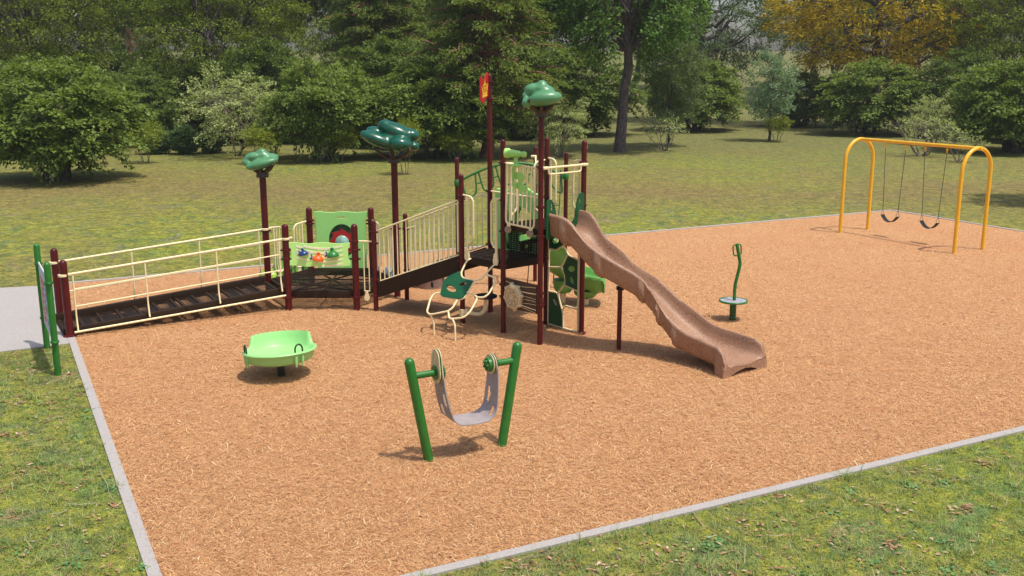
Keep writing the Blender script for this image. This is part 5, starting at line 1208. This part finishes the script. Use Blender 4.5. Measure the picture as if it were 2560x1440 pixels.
plant('bush2', 21.8, 76.0, 6.4, 3.7, 'shaded bush to the left beneath the golden tree', GB)
plant('bush3', 26.6, 53.0, 7.2, 4.6, 'big leafy bush at the right edge behind the swings', GB)
plant('linden', 34.0, 68.0, 11.6, 12.9, 'tall small-leaved tree in the top right corner')
plant('fine', 19.4, 32.3, 4.4, 7.4, 'slender tree at the right edge whose shadow falls on the lawn behind the swings')
plant('pale', 24.5, 58.0, 3.8, 2.9, 'airy pale shrub in front of the right-edge bush')
plant('twig', 20.9, 51.0, 3.7, 2.2, 'nearly bare shrub seen through the swing frame', 'nearly bare shrubs on the lawn')
plant('twig', 21.3, 47.6, 2.1, 1.45, 'small bare shrub by the right swing arch', 'nearly bare shrubs on the lawn')
plant('hedge', -18.51, 52.0, 1.5, 1.38, 'left one of three rounded dark hedge shrubs', GH); plant('hedge', -16.96, 52.0, 1.5, 1.46, 'middle one of three rounded dark hedge shrubs', GH); plant('hedge', -15.7, 52.6, 1.3, 1.25, 'right one of three rounded dark hedge shrubs', GH)
plant('sapling', -17.23, 47.0, 1.9, 1.85, 'yellow-green sapling in front of the left hedge shrub', GS); plant('sapling', -11.67, 46.5, 1.8, 1.7, 'yellow-green sapling beside the left sculpted tree top', GS); plant('sapling', -8.3, 47.6, 2.4, 1.7, 'widest sapling, in front of the leafy bush between sculpted tops', GS)
plant('sapling', -2.71, 47.6, 1.8, 1.35, 'low sapling left of the tall flag post', GS); plant('sapling', -4.53, 42.0, 1.5, 2.25, 'nearest sapling, behind the dark green sculpted tree top', GS)
# the wood beyond: every tree still a tree
plant('pine', -42.0, 112.0, 8.0, 16.5, 'slim pine with an orange-brown trunk in the far gap at left', 'pines beyond the lawn'); plant('pine', -46.5, 125.0, 8.0, 16.0, 'farther pine behind the orange-trunked one', 'pines beyond the lawn')
far = random.Random(5); row = 0
WL = 'tall tree in the hazy wood far beyond the lawn'
for i, (x, y) in enumerate([(-48, 80), (-36, 92), (-25, 82), (-14, 84), (-4, 80), (2, 90), (39, 92), (47, 84), (34, 112), (14, 118), (-58, 118), (-30, 126), (-18, 112), (-8, 118), (52, 116), (64, 126), (-68, 134), (20, 140), (4, 136), (42, 134), (-52, 146), (76, 120), (-80, 120), (-38, 150), (-20, 152), (60, 150)]):
    s = far.uniform(.9, 1.35); plant('wood' if i % 4 else 'linden2', x, y, 11.5 * s, 13.5 * s * (1.15 if y > 100 else 1), WL, GW)
for i, (x, y) in enumerate([(-11.5, 74), (-3, 72), (1.5, 76), (-30, 76), (-25.0, 74), (-14.5, 60), (-6.5, 57.5), (-24.0, 52), (.6, 64), (-12.5, 66), (-18, 70), (28.5, 64), (31, 60)]):
    plant('bush2', x, y, far.uniform(6, 8.5), far.uniform(4, 5.6), 'shaded bush filling a gap behind the front row of bushes', 'undergrowth bushes behind the front row')
# ------------------------------------------------------------------ light, sky, camera
w = bpy.data.worlds.new('World'); SC.world = w; w.use_nodes = True; nt = w.node_tree; nt.nodes.clear()
sun_dir = Vector((.78, -.56, 2.53)).normalized()
sky = nt.nodes.new('ShaderNodeTexSky'); sky.sky_type = 'NISHITA'; sky.sun_disc = False; sky.sun_elevation = math.asin(sun_dir.z); sky.sun_rotation = math.atan2(sun_dir.x, sun_dir.y)
sky.air_density = 1.0; sky.dust_density = 3.0; sky.ozone_density = .6
bg = nt.nodes.new('ShaderNodeBackground'); bg.inputs[1].default_value = SKY_STRENGTH; o = nt.nodes.new('ShaderNodeOutputWorld')
nt.links.new(sky.outputs[0], bg.inputs[0]); nt.links.new(bg.outputs[0], o.inputs[0])
sl_ = bpy.data.lights.new('sun', 'SUN'); sl_.energy = SUN_STRENGTH; sl_.angle = R(.5); sl_.color = (1.0, .955, .885)
so_ = bpy.data.objects.new('sun', sl_); COL.objects.link(so_); so_.rotation_euler = sun_dir.to_track_quat('Z', 'Y').to_euler(); so_.location = sun_dir * 60
hm = bpy.data.materials.new('haze'); hm.use_nodes = True; hn = hm.node_tree; hn.nodes.clear()
hv = hn.nodes.new('ShaderNodeVolumePrincipled'); hv.inputs['Color'].default_value = (.86, .88, .90, 1); hv.inputs['Density'].default_value = HAZE; hv.inputs['Anisotropy'].default_value = .2
ho_ = hn.nodes.new('ShaderNodeOutputMaterial'); hn.links.new(hv.outputs[0], ho_.inputs['Volume'])
hb = MB().box((0, 95, 12.0), (420, 230, 26.4)); hme = hb.mesh('haze'); hme.materials.append(hm)
hob = bpy.data.objects.new('haze', hme); COL.objects.link(hob); hob['kind'] = 'stuff'; hob['label'] = 'thin summer haze over the park'; hob['category'] = 'haze'
cam = bpy.data.cameras.new('camera'); cam.lens = 35.0; cam.sensor_width = 36; cam.clip_end = 4000; cam.clip_start = .1
co_ = bpy.data.objects.new('camera', cam); COL.objects.link(co_); co_.location = (0, 0, 4.5); co_.rotation_euler = (R(90 - 12.614), 0, 0); SC.camera = co_
SC.view_settings.view_transform = 'Standard'; SC.view_settings.look = 'None'; SC.view_settings.exposure = 0.15; SC.view_settings.gamma = 1; SC.view_settings.use_curve_mapping = False
SC.cycles.max_bounces = 8; SC.cycles.transparent_max_bounces = 12; SC.cycles.use_adaptive_sampling = True
